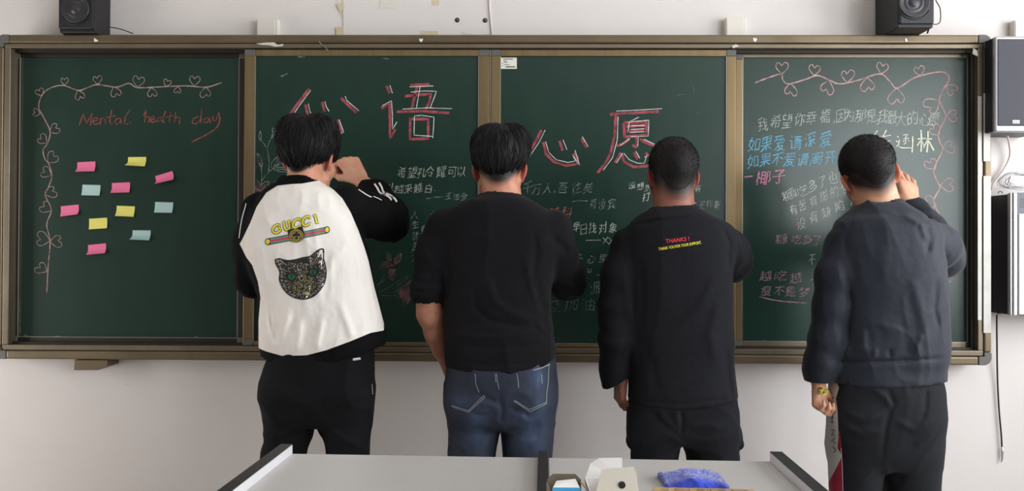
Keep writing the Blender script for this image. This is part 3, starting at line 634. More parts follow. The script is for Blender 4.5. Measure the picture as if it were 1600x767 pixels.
# ------------------------------------------------------------------ wall fittings above and beside the board
def wall_box(px0, px1, py0, label, dep=.035):
    x0, x1 = P(px0, 40, -dep)[0], P(px1, 40, -dep)[0]; z1 = P(px0, py0, -dep)[2]
    r = empty('junction_box', ((x0 + x1) / 2, 0, 2.2), label, 'junction box', 'plastic boxes on the wall above the board')
    b = MB(); b.box(x0, x1, -dep, -.0005, 2.21, z1); b.build('box_body', M['cream_pl'], r, bevel=.003)
    b = MB(); b.box(x0 + .004, x1 - .012, -dep - .002, -dep + .0006, 2.22, z1 - .006); b.build('box_lid', M['cream_pl'], r, bevel=.001)
wall_box(401, 434, 29, 'cream plastic box on the wall above the white jacket wearer')
wall_box(1134, 1166, 27, 'cream plastic box on the wall between the sliding boards and the right speaker')
wall_box(1585, 1625, 31, 'cream plastic box at the right edge above the grey speaker')
# sheet screwed over the wall with taped edges
b = MB(); Yw = -.004
pts = [P(536, -40, Yw), P(762, -40, Yw), P(764, 10, Yw), P(767.5, 56, Yw), P(536, 56, Yw)]
b.prism([tuple(p) for p in pts], (0, .0036, 0))
ws = b.build('wall_sheet', M['wall'], bevel=.001); tag(ws, 'pale sheet screwed over the wall above the middle of the board', 'wall panel')
b = MB(); b.tube([P(764, -40, -.006), P(765, 10, -.008), P(768.5, 55, -.006)], .0035, 8); b.build('edge_roll', M['wall'], ws, smooth=True)
tapes = [([(525, 6), (537, 6), (538, 12), (534, 17), (533, 22), (528, 12)], 'tape remnant with a ragged tip at the left edge of the wall sheet'), ([(525, 43), (537, 41), (537, 55), (525, 55)], 'short tape piece touching the frame at the left edge of the sheet'),
         ([(675, -6), (686, -6), (686, 9), (675, 8)], 'tape stub high on the wall sheet, cut off by the top edge'), ([(657, 48), (684, 48), (684, 55), (657, 55)], 'wide tape piece on the sheet just above the heart shaped scrap')]
for pts, lb in tapes: tag(scrap(None, 'tape_remnant', pts, -.0052, M['tape'], .001), lb, 'tape', 'tape remnants on the wall')
tag(scrap(None, 'paper_patch', [(597, -8), (618, -8), (617, 13), (592, 12)], -.0058, M['cream_pl'], .0015), 'pale square patch on the sheet, cut off by the top edge', 'patch')
tag(scrap(None, 'plaster_scar', [(722, 49), (728, 52), (750, 54), (765, 52), (765, 56), (722, 56)], -.0050, M['peel'], .0008), 'grey scuffed strip at the lower right corner of the wall sheet', 'scuff')
b = MB(); b.tube([P(x, y, -.0048) for x, y in ((528, 0), (527, 4), (533, 7))] , .0008, 4); b.tube([P(x, y, -.005) for x, y in ((532, 18), (534, 22), (537, 27))], .0009, 4)
tag(b.build('wall_crack', M['peel']), 'fine dark crack by the tape at the left edge of the sheet', 'crack')
for (x, y, lb) in ((714.5, 31.5, 'round screw head left of the sheet edge'), (758, 32, 'round screw head on the right edge of the sheet')):
    c = P(x, y, -.004); r = MB(); r.lathe(c, (0, -1, 0), [(.0095, 0), (.0095, .0015), (.008, .0018)], 20)
    s = r.build('screw', M['ink']); tag(s, lb, 'screw', 'screws in the wall sheet')
    r = MB(); r.lathe(c, (0, -1, 0), [(.005, .001), (.005, .004), (.003, .005)], 16); r.build('screw_head', M['steel'], s)
# faint pencil marks low on the wall
b = MB()
for l in ([(194, 601), (200, 601.5)], [(201, 601.5), (205, 602)]): b.tube([P(x, y, -.0006) for x, y in l], .0007, 4)
tag(b.build('scuff_mark', M['peel']), 'short dark scuff on the wall below the left board', 'scuff')

def loudspeaker(name, label, xl_, xr_, yl, zbot, ztop, yfront, cxp, czp, rad):
    r = empty(name, ((xl_ + xr_) / 2, yl, zbot), label, 'speaker', 'black speakers on top of the blackboard')
    b = MB(); ch = .03
    poly = [(xl_, yfront + .012, zbot + ch * .7), (xl_ + ch, yfront + .012, zbot), (xr_ - ch, yfront + .012, zbot), (xr_, yfront + .012, zbot + ch * .7), (xr_, yfront + .012, ztop), (xl_, yfront + .012, ztop)]
    poly = [(xl_, yfront + .012, zbot), (xr_, yfront + .012, zbot), (xr_, yfront + .012, ztop), (xl_, yfront + .012, ztop)]
    b.prism(poly, (0, yl - yfront - .012, 0)); b.build('cabinet', M['spk'], r, bevel=.004)
    b = MB(); e = .002
    b.prism([(xl_ + e, yfront, zbot + .012), (xr_ - e, yfront, zbot + .012), (xr_ - e, yfront, ztop - .012), (xl_ + e, yfront, ztop - .012)], (0, .014, 0)); b.build('baffle', M['spk'], r, bevel=.006)
    c = (cxp, yfront, czp)
    b = MB(); b.lathe(c, (0, -1, 0), [(rad, -.002), (rad, .004), (rad * .93, .006), (rad * .88, .002), (rad * .80, .005), (rad * .74, .001), (rad * .60, .001), (rad * .55, .005), (rad * .48, .001), (rad * .34, .001), (rad * .28, .006), (rad * .12, .008)], 40)
    b.build('woofer', M['cone'], r, smooth=True)
    b = MB()
    pts = [(cxp + rad * 1.12 * math.cos(a), yfront - .001, czp + rad * 1.12 * math.sin(a)) for a in np.linspace(math.radians(208), math.radians(332), 14)]
    b.tube(pts, .0022, 6); b.build('bass_slot', M['rubber'], r)
    return r
ys = -.128
xa, xb = P(90, 20, ys)[0], P(146, 20, ys)[0]
loudspeaker('loudspeaker', 'black speaker standing on the left end of the blackboard frame', xa, xb, -.004, ZT + .001, ZT + .27, ys, (xa + xb) / 2, P(117, 14, ys)[2], .056)
ys = -.20
xa, xb = P(1405, 20, ys)[0], P(1456, 20, ys)[0]
loudspeaker('loudspeaker', 'black speaker with ringed cone standing on the right end of the blackboard frame', xa, xb + .012, -.004, ZT + .001, ZT + .27, ys, P(1428, 4, ys)[0], P(1428, 4, ys)[2], .058)
def cable(name, pts, r, m, label, n=8):
    b = MB(); b.tube(catmull(pts, n), r, 8); o = b.build(name, m, smooth=True); return tag(o, label, 'cable')
cable('speaker_cable', [P(168, 42, -.1), P(176, 43, -.10), P(190, 46, -.08), P(208, 52.5, -.04)], .0022, M['cable_k'], 'thin black cable running down from the left speaker to the frame', 8)
cable('speaker_cable', [P(1457, -14, -.03), P(1463, 2, -.03), P(1469, 14, -.03), P(1469, 33, -.03), P(1463, 38, -.03), P(1455, 37, -.05)], .0020, M['cable_k'], 'thin cable looping beside the right speaker', 8)
cable('speaker_cable', [P(1455, 27, -.11), P(1455, 38, -.11), P(1451, 46, -.10), P(1449, 52, -.09)], .0035, M['cable_k'], 'short black cable under the right speaker', 8)

# grey-fronted wall speaker at the right edge
yv = -.165; x0, x1 = P(1555, 130, yv)[0], P(1640, 130, yv)[0]; z0, z1 = P(1570, 206, yv)[2], P(1570, 56, yv)[2]
r = empty('wall_speaker', ((x0 + x1) / 2, 0, z0), 'tall speaker with grey cloth front on the wall right of the blackboard', 'speaker')
b = MB(); b.box(x0, x1, yv + .02, -.002, z0 + .003, z1 - .003); b.build('cabinet', M['dark_pl'], r, bevel=.004)
b = MB(); b.box(x0, x1, yv, yv + .022, z0, z1); b.build('front_rim', M['silver'], r, bevel=.008, seg=4)
b = MB(); b.box(x0 + .008, x1 - .008, yv - .003, yv + .01, z0 + .022, z1 - .012); b.build('grille_cloth', M['grille'], r, bevel=.003)
b = MB(); b.box(P(1581, 190, yv)[0], P(1592, 190, yv)[0], yv - .0045, yv - .002, P(1581, 193, yv)[2], P(1581, 188, yv)[2]); pl = b.build('name_plate', M['silver'], r, bevel=.0005)
b = MB(); 
for k in range(4): b.box(P(1582.5 + k * 2.2, 190, yv)[0], P(1584 + k * 2.2, 190, yv)[0], yv - .005, yv - .0042, P(1581, 192.3 - (k % 2) * .8, yv)[2], P(1581, 189.3 + (k % 3) * .5, yv)[2])
b.build('plate_print', M['dark_pl'], pl)
# white wall unit with black side
yv = -.135; x0, x1 = P(1579, 400, yv)[0], P(1690, 400, yv)[0]; z0, z1 = P(1600, 493, yv)[2], P(1600, 301, yv)[2]
r = empty('wall_unit', ((x0 + x1) / 2, 0, z0), 'white fronted wall unit with black side and silver edge, right of the blackboard', 'av unit')
b = MB(); b.box(x0 + .004, x1, yv + .018, -.002, z0 + .002, z1 - .004); b.build('cabinet', M['dark_pl'], r, bevel=.003)
b = MB(); b.box(x0, x0 + .009, yv + .002, yv + .02, z0, z1); b.box(x0 + .010, x0 + .026, yv - .002, yv + .02, z0, z1); b.build('edge_profile', M['silver'], r, bevel=.003)
b = MB(); b.box(x0 + .026, x1, yv, yv + .02, z0, z1); b.build('front_frame', M['grey_pl'], r, bevel=.002)
b = MB(); b.box(x0 + .030, x1 - .004, yv - .004, yv + .002, z0 + .004, P(1600, 334, yv)[2]); b.build('front_door', M['white_pl'], r, bevel=.003, seg=3)
b = MB()
for i in range(12):
    for j in range(5):
        b.lathe((P(1594.5 + i * 2.6, 320, yv)[0], yv, P(1594, 311 + j * 3.2, yv)[2]), (0, -1, 0), [(.0016, 0), (.0016, .0008)], 8)
b.build('speaker_hole', M['rubber'], r)['kind'] = 'stuff'
b = MB(); c = P(1563, 302, -.1); b.tube([c + np.array([.008 * math.cos(a), 0, .008 * math.sin(a)]) for a in np.linspace(0, math.pi, 9)], .0015, 6); b.build('hanging_loop', M['dark_pl'], r)
b = MB(); b.lathe(P(1563, 488, -.08), (1, 0, 0), [(.006, -.01), (.006, 0), (.003, .002)], 12); b.build('knob', M['dark_pl'], r)
# cables round the unit
rr = random.Random(3)
for k in range(9):
    cx0 = P(1590 + rr.uniform(-4, 6), 282, -.08); R0 = rr.uniform(.035, .062); ph = rr.uniform(0, 6.3); ti = rr.uniform(-.5, .5)
    pts = []
    for a in np.linspace(0, 2 * math.pi * .92, 15):
        x = R0 * 1.15 * math.cos(a + ph); z = R0 * .62 * math.sin(a + ph)
        pts.append(cx0 + np.array([x * math.cos(ti) - z * math.sin(ti), rr.uniform(-.006, .006) + .012 * math.sin(a * 2 + k), (x * math.sin(ti) * .4 + z * math.cos(ti))]))
    mz = min(p[2] for p in pts)
    if mz < z1 + .004: pts = [p + np.array([0, 0, z1 + .004 - mz]) for p in pts]
    b = MB(); b.tube(catmull(pts, 3), rr.choice([.0014, .002]), 6); o = b.build('coiled_cable', M['cable_w'], smooth=True)
    tag(o, 'loose loop of thin cable in the tangle on top of the white wall unit', 'cable', 'cable tangle on the wall unit')
cable('power_cable', [P(1573, 207, -.06), P(1577, 225, -.03), P(1578, 243, -.02), P(1570, 262, -.014), P(1553, 285, -.012), P(1549, 296, -.02)], .0038, M['cable_p'], 'pale cable hanging from the grey speaker towards the frame')
o = cable('hanging_cable', [P(1557.5, 492, -.055), P(1557.5, 520, -.03), P(1558.5, 590, -.012), P(1561, 640, -.010), P(1564.5, 680, -.010), P(1565.5, 700, -.010)], .0032, M['cable_k'], 'black cable hanging below the white wall unit, ending in a small plug')
b = MB(); b.tube([P(1565.5, 698, -.010), P(1566, 706, -.010), P(1566, 716, -.010), P(1564.6, 722, -.010)], [.004, .0052, .0036, .002], 8); b.build('plug', M['silver'], o, smooth=True)['label'] = 'small metal plug'
# ------------------------------------------------------------------ figure modelling: distance fields turned into meshes
class Grid:
    def __init__(s, lo, hi, h):
        s.h = h; s.lo = np.array(lo, float); s.n = np.ceil((np.array(hi) - s.lo) / h).astype(int) + 1
        s.ax = [(s.lo[i] + h * np.arange(s.n[i])).astype(np.float32) for i in range(3)]
    def new(s): return np.full(tuple(s.n), .5, np.float32)
    def sl(s, lo, hi):
        r = []
        for i in range(3):
            a = max(0, int(math.floor((lo[i] - s.lo[i]) / s.h))); b = min(int(s.n[i]), int(math.ceil((hi[i] - s.lo[i]) / s.h)) + 1)
            if b <= a: return None
            r.append(slice(a, b))
        return tuple(r)
    def xyz(s, sl):
        return s.ax[0][sl[0]][:, None, None], s.ax[1][sl[1]][None, :, None], s.ax[2][sl[2]][None, None, :]
def smin(a, b, k):
    h = np.clip(.5 + .5 * (b - a) / k, 0, 1); return b + (a - b) * h - k * h * (1 - h)
def put(F, sl, d, k, op):
    if op == 'add': F[sl] = smin(F[sl], d, k)
    elif op == 'sub': F[sl] = -smin(-F[sl], d, k)
    elif op == 'int': F[sl] = -smin(-F[sl], -d, k)
def cone(G, F, a, b, ra, rb, k=.02, op='add', flat=None):
    a = np.array(a, float); b = np.array(b, float); pad = max(ra, rb) + k + .02
    sl = G.sl(np.minimum(a, b) - pad, np.maximum(a, b) + pad)
    if sl is None: return
    x, y, z = G.xyz(sl); v = b - a; L2 = float(v @ v) + 1e-12
    px_, py_, pz_ = x - a[0], y - a[1], z - a[2]
    t = np.clip((px_ * v[0] + py_ * v[1] + pz_ * v[2]) / L2, 0, 1)
    qx, qy, qz = px_ - t * v[0], py_ - t * v[1], pz_ - t * v[2]
    if flat is not None:
        n, f = np.array(flat[0], float), flat[1]; n /= np.linalg.norm(n); dd = (qx * n[0] + qy * n[1] + qz * n[2]) * (1 / f - 1)
        qx, qy, qz = qx + dd * n[0], qy + dd * n[1], qz + dd * n[2]
    put(F, sl, np.sqrt(qx * qx + qy * qy + qz * qz) - (ra + (rb - ra) * t), k, op)
def chain(G, F, pts, k=.02, op='add', dr=0.0, flat=None):
    for (a, ra), (b, rb) in zip(pts[:-1], pts[1:]): cone(G, F, a, b, ra + dr, rb + dr, k, op, flat)
def ell(G, F, c, r, R=None, k=.02, op='add'):
    c = np.array(c, float); r = np.array(r, float); pad = max(r) + k + .015
    sl = G.sl(c - pad, c + pad)
    if sl is None: return
    x, y, z = G.xyz(sl); x, y, z = x - c[0], y - c[1], z - c[2]
    if R is not None: x, y, z = [R[0, i] * x + R[1, i] * y + R[2, i] * z for i in range(3)]
    k0 = np.sqrt((x / r[0]) ** 2 + (y / r[1]) ** 2 + (z / r[2]) ** 2) + 1e-6
    k1 = np.sqrt((x / r[0] ** 2) ** 2 + (y / r[1] ** 2) ** 2 + (z / r[2] ** 2) ** 2) + 1e-6
    put(F, sl, k0 * (k0 - 1) / k1, k, op)
def loft(G, F, rows, k=.02, dr=0.0, op='add', cap=.02):
    """rows: (z, cx, cy, a, b, n) superelliptic sections stacked along z"""
    rows = sorted(rows, key=lambda r: r[0]); R = np.array(catmull([np.array(r) for r in rows], 8)); 
    R = R[np.argsort(R[:, 0])]; pad = k + .03
    lo = [min(R[:, 1] - R[:, 3]) - pad, min(R[:, 2] - R[:, 4]) - pad, R[0, 0] - pad]; hi = [max(R[:, 1] + R[:, 3]) + pad, max(R[:, 2] + R[:, 4]) + pad, R[-1, 0] + pad]
    sl = G.sl(lo, hi)
    if sl is None: return
    x, y, z = G.xyz(sl); zz = z.ravel(); g = [np.interp(zz, R[:, 0], R[:, i]).astype(np.float32)[None, None, :] for i in range(1, 6)]
    a, b, n = np.maximum(g[2] + dr, .004), np.maximum(g[3] + dr, .004), g[4]
    u = np.abs((x - g[0]) / a); v = np.abs((y - g[1]) / b)
    q = (u ** n + v ** n) ** (1 / n)
    gr = np.sqrt((u / np.maximum(q, .05) / a) ** 2 + (v / np.maximum(q, .05) / b) ** 2) + 1e-3
    d_ = (q - 1) / gr
    d_ = -smin(-smin_max(d_, z - R[-1, 0] - dr), -(R[0, 0] - dr - z), cap)
    put(F, sl, d_.astype(np.float32), k, op)
def smin_max(a, b, k=.015): return -smin(-a, -b, k)
def surface(F, G):
    F = F.copy()
    for ax in range(3):
        for e in (0, -1):
            s = [slice(None)] * 3; s[ax] = e; F[tuple(s)] = np.maximum(F[tuple(s)], G.h * .5)
    S = F < 0; n = np.array(F.shape); N = int(n[0] * n[1] * n[2]); st = np.array([n[1] * n[2], n[2], 1])
    Fr = F.ravel(); Sr = S.ravel(); quads = []; cell = []; pos = []
    for ax in range(3):
        a = [slice(None)] * 3; b = [slice(None)] * 3; a[ax] = slice(0, -1); b[ax] = slice(1, None)
        I = np.argwhere(S[tuple(a)] != S[tuple(b)]); lin = I @ st; f0 = Fr[lin]; f1 = Fr[lin + st[ax]]
        t = f0 / (f0 - f1); p = I.astype(np.float64); p[:, ax] += t
        u, v = [(1, 2), (2, 0), (0, 1)][ax]
        c = [lin, lin - st[u], lin - st[u] - st[v], lin - st[v]]
        q = np.stack(c, 1); flip = ~Sr[lin]; q[flip] = q[flip][:, ::-1]; quads.append(q)
        for ci in c: cell.append(ci); pos.append(p)
    cell = np.concatenate(cell); pos = np.concatenate(pos); quads = np.concatenate(quads)
    uq, inv = np.unique(cell, return_inverse=True); inv = inv.ravel()
    cnt = np.bincount(inv); V = np.stack([np.bincount(inv, pos[:, i]) / cnt for i in range(3)], 1)
    V = V * G.h + G.lo; Q = np.searchsorted(uq, quads)
    return V, Q
def to_mesh(name, V, Q, attrs=None):
    me = bpy.data.meshes.new(name); me.vertices.add(len(V)); me.vertices.foreach_set('co', V.astype(np.float32).ravel())
    me.loops.add(Q.size); me.loops.foreach_set('vertex_index', Q.astype(np.int32).ravel()); me.polygons.add(len(Q))
    me.polygons.foreach_set('loop_start', np.arange(0, Q.size, 4, dtype=np.int32))
    me.update(calc_edges=True)
    for k, v in (attrs or {}).items():
        a = me.attributes.new(k, 'FLOAT', 'POINT'); a.data.foreach_set('value', v.astype(np.float32))
    return me
_rng = np.random.RandomState(11); LAT = _rng.rand(32, 32, 32).astype(np.float32)
def noise3(p):
    i = np.floor(p).astype(int); f = (p - i); f = f * f * (3 - 2 * f); i &= 31; j = (i + 1) & 31; r = 0
    for a in (0, 1):
        for b in (0, 1):
            for c in (0, 1):
                w = (f[:, 0] if a else 1 - f[:, 0]) * (f[:, 1] if b else 1 - f[:, 1]) * (f[:, 2] if c else 1 - f[:, 2])
                r = r + w * LAT[(j if a else i)[:, 0], (j if b else i)[:, 1], (j if c else i)[:, 2]]
    return r
def proj(V):
    q = (V - CAM) @ RM; return np.stack([CX + FPX * q[:, 0] / q[:, 1], CY - FPX * q[:, 2] / q[:, 1]], 1)
def segd(p, a, b):
    a = np.array(a, float); b = np.array(b, float); v = b - a; t = np.clip((p - a) @ v / (v @ v + 1e-9), 0, 1)
    return np.hypot(*(p - a - t[:, None] * v).T), t
def polyd(p, poly):
    """signed distance to a pixel polygon (negative inside)"""
    dmin = np.full(len(p), 1e9); ins = np.zeros(len(p), bool); n = len(poly)
    for i in range(n):
        a, b = poly[i], poly[(i + 1) % n]; dmin = np.minimum(dmin, segd(p, a, b)[0])
        c = (a[1] > p[:, 1]) != (b[1] > p[:, 1])
        xi = (b[0] - a[0]) * (p[:, 1] - a[1]) / (b[1] - a[1] + 1e-12) + a[0]; ins ^= c & (p[:, 0] < xi)
    return np.where(ins, -dmin, dmin)
PXM = 1 / 474.0
def wrinkle(G, F, folds=(), noise=((.003, (14, 14, 5)),), ycut=-.58, fine=.0006):
    """cloth folds: pushes the surface in and out along its normal near the zero level"""
    I = np.argwhere(np.abs(F) < .016); lin = tuple(I.T); p = G.lo + I * G.h
    gx = np.zeros(len(I)); f = F[lin].astype(float); disp = np.zeros(len(I))
    for amp, sc in noise:
        w = noise3(p * 3.1 + 5)[:, None] * 1.2; q = p * np.array(sc) + w
        n1 = noise3(q + 3.3); disp += amp * (1 - np.abs(2 * n1 - 1) ** .8) ** 1.5 * 2.0 - amp * .7
    disp += fine * (noise3(p * 90) - .5) * 2
    if folds:
        pp = proj(p); back = np.clip((ycut - p[:, 1]) / .03, 0, 1)
        for fo in folds:
            pts, wpx, amp = fo[0], fo[1], fo[2]
            dm = np.full(len(I), 1e9); tt = np.zeros(len(I)); ns = len(pts) - 1
            for s_ in range(ns):
                dd, t = segd(pp, pts[s_], pts[s_ + 1]); m = dd < dm; dm[m] = dd[m]; tt[m] = (s_ + t[m]) / ns
            fade = np.clip(np.minimum(tt, 1 - tt) * 5, .15, 1)
            disp += amp * np.exp(-(dm / wpx) ** 2) * fade * back
    F[lin] = f - disp
def basis(dirn, palm):
    dn = np.array(dirn, float); dn /= np.linalg.norm(dn); pn = np.array(palm, float); pn -= dn * (pn @ dn); pn /= np.linalg.norm(pn)
    return dn, pn
def hand(G, F, wrist, dirn, palm, thumb_side, curl=(20, 25, 15), spread=.0, s=1.0, curls=None, thumb_curl=.4):
    """palm of four metacarpals, four separate unequal fingers bent at three joints, thumb from the side of the palm"""
    dn, pn = basis(dirn, palm); lat = np.cross(dn, pn) * thumb_side; w = np.array(wrist, float)
    mcp = [.088, .091, .086, .077]; off = [.029, .010, -.010, -.028]
    for i in range(4):
        a = w + s * (dn * .008 + lat * off[i] * .5); b = w + s * (dn * mcp[i] + lat * off[i])
        cone(G, F, a, b, .0150 * s, .0118 * s, .012)
    cone(G, F, w + s * (dn * .03 + lat * .016 + pn * .006), w + s * (dn * .06 + lat * .016 + pn * .004), .015 * s, .011 * s, .014)
    cone(G, F, w + s * (dn * .02 - lat * .018 + pn * .006), w + s * (dn * .062 - lat * .022 + pn * .004), .014 * s, .010 * s, .014)
    Ls = [(.041, .025, .020), (.045, .028, .021), (.042, .026, .020), (.033, .020, .018)]
    for i in range(4):
        cu = (curls[i] if curls else curl); p = w + s * (dn * mcp[i] + lat * off[i]); ang = 0; r = [.0092, .0086, .0078, .0068]
        fan = (off[i] / .03) * spread
        for j in range(3):
            ang += math.radians(cu[j]); dv = math.cos(ang) * (dn + lat * fan) + math.sin(ang) * pn; dv /= np.linalg.norm(dv)
            q = p + dv * Ls[i][j] * s; cone(G, F, p, q, r[j] * s, r[j + 1] * s, .0035 if j else .006); p = q
    p = w + s * (dn * .018 + lat * .020 + pn * .006)
    t1 = dn * .62 + lat * .62 + pn * .35; t2 = dn * .85 + lat * (.35 - thumb_curl * .5) + pn * (.35 + thumb_curl * .4); t3 = dn * .85 + lat * (.1 - thumb_curl) + pn * (.3 + thumb_curl * .5)
    for t, L, ra, rb, k in ((t1, .044, .0145, .0115, .012), (t2, .032, .0112, .0098, .005), (t3, .026, .0098, .0078, .004)):
        t = t / np.linalg.norm(t); q = p + t * L * s; cone(G, F, p, q, ra * s, rb * s, k); p = q
def headR(yaw, pitch, roll):
    y, p, r = map(math.radians, (-yaw, -pitch, roll)); c, s = math.cos, math.sin
    return (np.array([[c(y), -s(y), 0], [s(y), c(y), 0], [0, 0, 1]]) @ np.array([[1, 0, 0], [0, c(p), -s(p)], [0, s(p), c(p)]])
            @ np.array([[c(r), 0, s(r)], [0, 1, 0], [-s(r), 0, c(r)]]))
def head(G, F, O, R, s, neck_to, neck_r):
    W_ = lambda x, y, z: O + R @ (np.array([x, y, z]) * s)
    e = lambda c, r, k=.02, op='add', R2=None: ell(G, F, W_(*c), np.array(r) * s, R if R2 is None else R @ R2, k, op)
    e((0, -.012, .045), (.074, .094, .084)); e((0, -.045, .02), (.066, .062, .066), .03)
    e((0, .040, -.010), (.062, .058, .078), .03); e((0, .052, -.062), (.046, .044, .040), .025); e((0, .078, -.090), (.020, .018, .016), .02)
    for sx in (-1, 1):
        e((sx * .044, .060, -.022), (.022, .022, .024), .02)                      # cheeks
        e((sx * .031, .104, .004), (.017, .013, .011), .012, 'sub')               # eye sockets
        cone(G, F, W_(sx * .052, .02, -.055), W_(sx * .03, .07, -.085), .016 * s, .012 * s, .02)   # jaw line
        cone(G, F, W_(sx * .010, .108, -.032), W_(sx * .009, .112, -.032), .007 * s, .006 * s, .006)
    e((0, .088, .022), (.048, .016, .010), .014)
    cone(G, F, W_(0, .096, .012), W_(0, .116, -.026), .007 * s, .010 * s, .010)
    e((0, .098, -.052), (.022, .011, .0050), .006); e((0, .096, -.062), (.019, .011, .0055), .006)
    for sx in (-1, 1):                                                             # ears
        A = headR(-sx * 28, 0, sx * 8)
        e((sx * .080, -.006, -.002), (.0075, .0185, .031), .006, 'add', A)
        e((sx * .0845, .002, .003), (.0070, .0115, .020), .004, 'sub', A)
        e((sx * .075, .004, -.026), (.006, .009, .010), .008, 'add')
        e((sx * .080, .004, -.002), (.004, .004, .008), .005, 'add')
    a = W_(0, -.026, -.010); b = np.array(neck_to, float)
    cone(G, F, a, b, neck_r * .98, neck_r * 1.06, .022); cone(G, F, W_(0, .012, -.055), b + np.array([0, .03, 0]), neck_r * .72, neck_r * .9, .03)
def skin_mat(name, base, red):
    m = mat(name, base, .52, spec=.4, noise=(22, .5, red), bump=(240, .12)); b = m.node_tree.nodes['Principled BSDF']
    b.inputs['Subsurface Weight'].default_value = .04; b.inputs['Subsurface Radius'].default_value = (.010, .004, .002); b.inputs['Subsurface Scale'].default_value = .12
    nt = m.node_tree; N = nt.nodes; L = nt.links
    def over(attr, col, nscale):
        a = N.new('ShaderNodeAttribute'); a.attribute_name = attr; t = N.new('ShaderNodeTexNoise'); t.inputs['Scale'].default_value = nscale; t.inputs['Detail'].default_value = 2
        tc = N.new('ShaderNodeTexCoord'); L.new(tc.outputs['Object'], t.inputs['Vector'])
        mr = N.new('ShaderNodeMapRange'); mr.inputs['From Min'].default_value = .3; mr.inputs['From Max'].default_value = .7; mr.inputs['To Min'].default_value = .975; L.new(t.outputs[0], mr.inputs[0])
        mu = N.new('ShaderNodeMath'); mu.operation = 'MULTIPLY'; mu.use_clamp = True; L.new(a.outputs['Fac'], mu.inputs[0]); L.new(mr.outputs[0], mu.inputs[1])
        mx = N.new('ShaderNodeMix'); mx.data_type = 'RGBA'; L.new(mu.outputs[0], mx.inputs[0])
        L.new(b.inputs['Base Color'].links[0].from_socket, mx.inputs[6]); mx.inputs[7].default_value = col; L.new(mx.outputs[2], b.inputs['Base Color'])
    over('flush', red, 30); over('stubble', srgb(21, 17, 17), 500)
    return m
def hair_mat(name, col, col2):
    m = mat(name, col, .55, spec=.22, noise=(60, .7, col2), bump=(260, .8)); return m
HAIR = hair_mat('black_hair', srgb(17, 15, 17), srgb(30, 27, 29))
HAIRB = hair_mat('short_black_hair', srgb(18, 15, 16), srgb(27, 23, 23))
def edge_tone(m, col):
    nt = m.node_tree; N = nt.nodes; L = nt.links; b = N['Principled BSDF']; a = N.new('ShaderNodeAttribute'); a.attribute_name = 'edge'
    t = N.new('ShaderNodeTexNoise'); t.inputs['Scale'].default_value = 420; t.inputs['Detail'].default_value = 2; tc = N.new('ShaderNodeTexCoord'); L.new(tc.outputs['Object'], t.inputs['Vector'])
    mu = N.new('ShaderNodeMath'); mu.operation = 'MULTIPLY'; mu.use_clamp = True; L.new(a.outputs['Fac'], mu.inputs[0]); L.new(t.outputs[0], mu.inputs[1])
    mx = N.new('ShaderNodeMix'); mx.data_type = 'RGBA'; L.new(mu.outputs[0], mx.inputs[0]); L.new(b.inputs['Base Color'].links[0].from_socket, mx.inputs[6]); mx.inputs[7].default_value = col; L.new(mx.outputs[2], b.inputs['Base Color'])
edge_tone(HAIRB, srgb(48, 40, 38))
def lerp_hl(y, pts, x=None):
    h = np.interp(y, [p[0] for p in pts], [p[1] for p in pts])
    if x is not None: h = h + np.clip((-.035 - np.asarray(y)) / .03, 0, 1) * (np.clip(np.abs(x) / .055, 0, 1.1) ** 2 * .026 - .012)
    return h
HL = [(-.12, -.052), (-.085, -.050), (-.05, -.030), (-.028, -.004), (-.005, .026), (.018, .030), (.024, .000), (.040, .004), (.052, .040), (.075, .072), (.12, .085)]
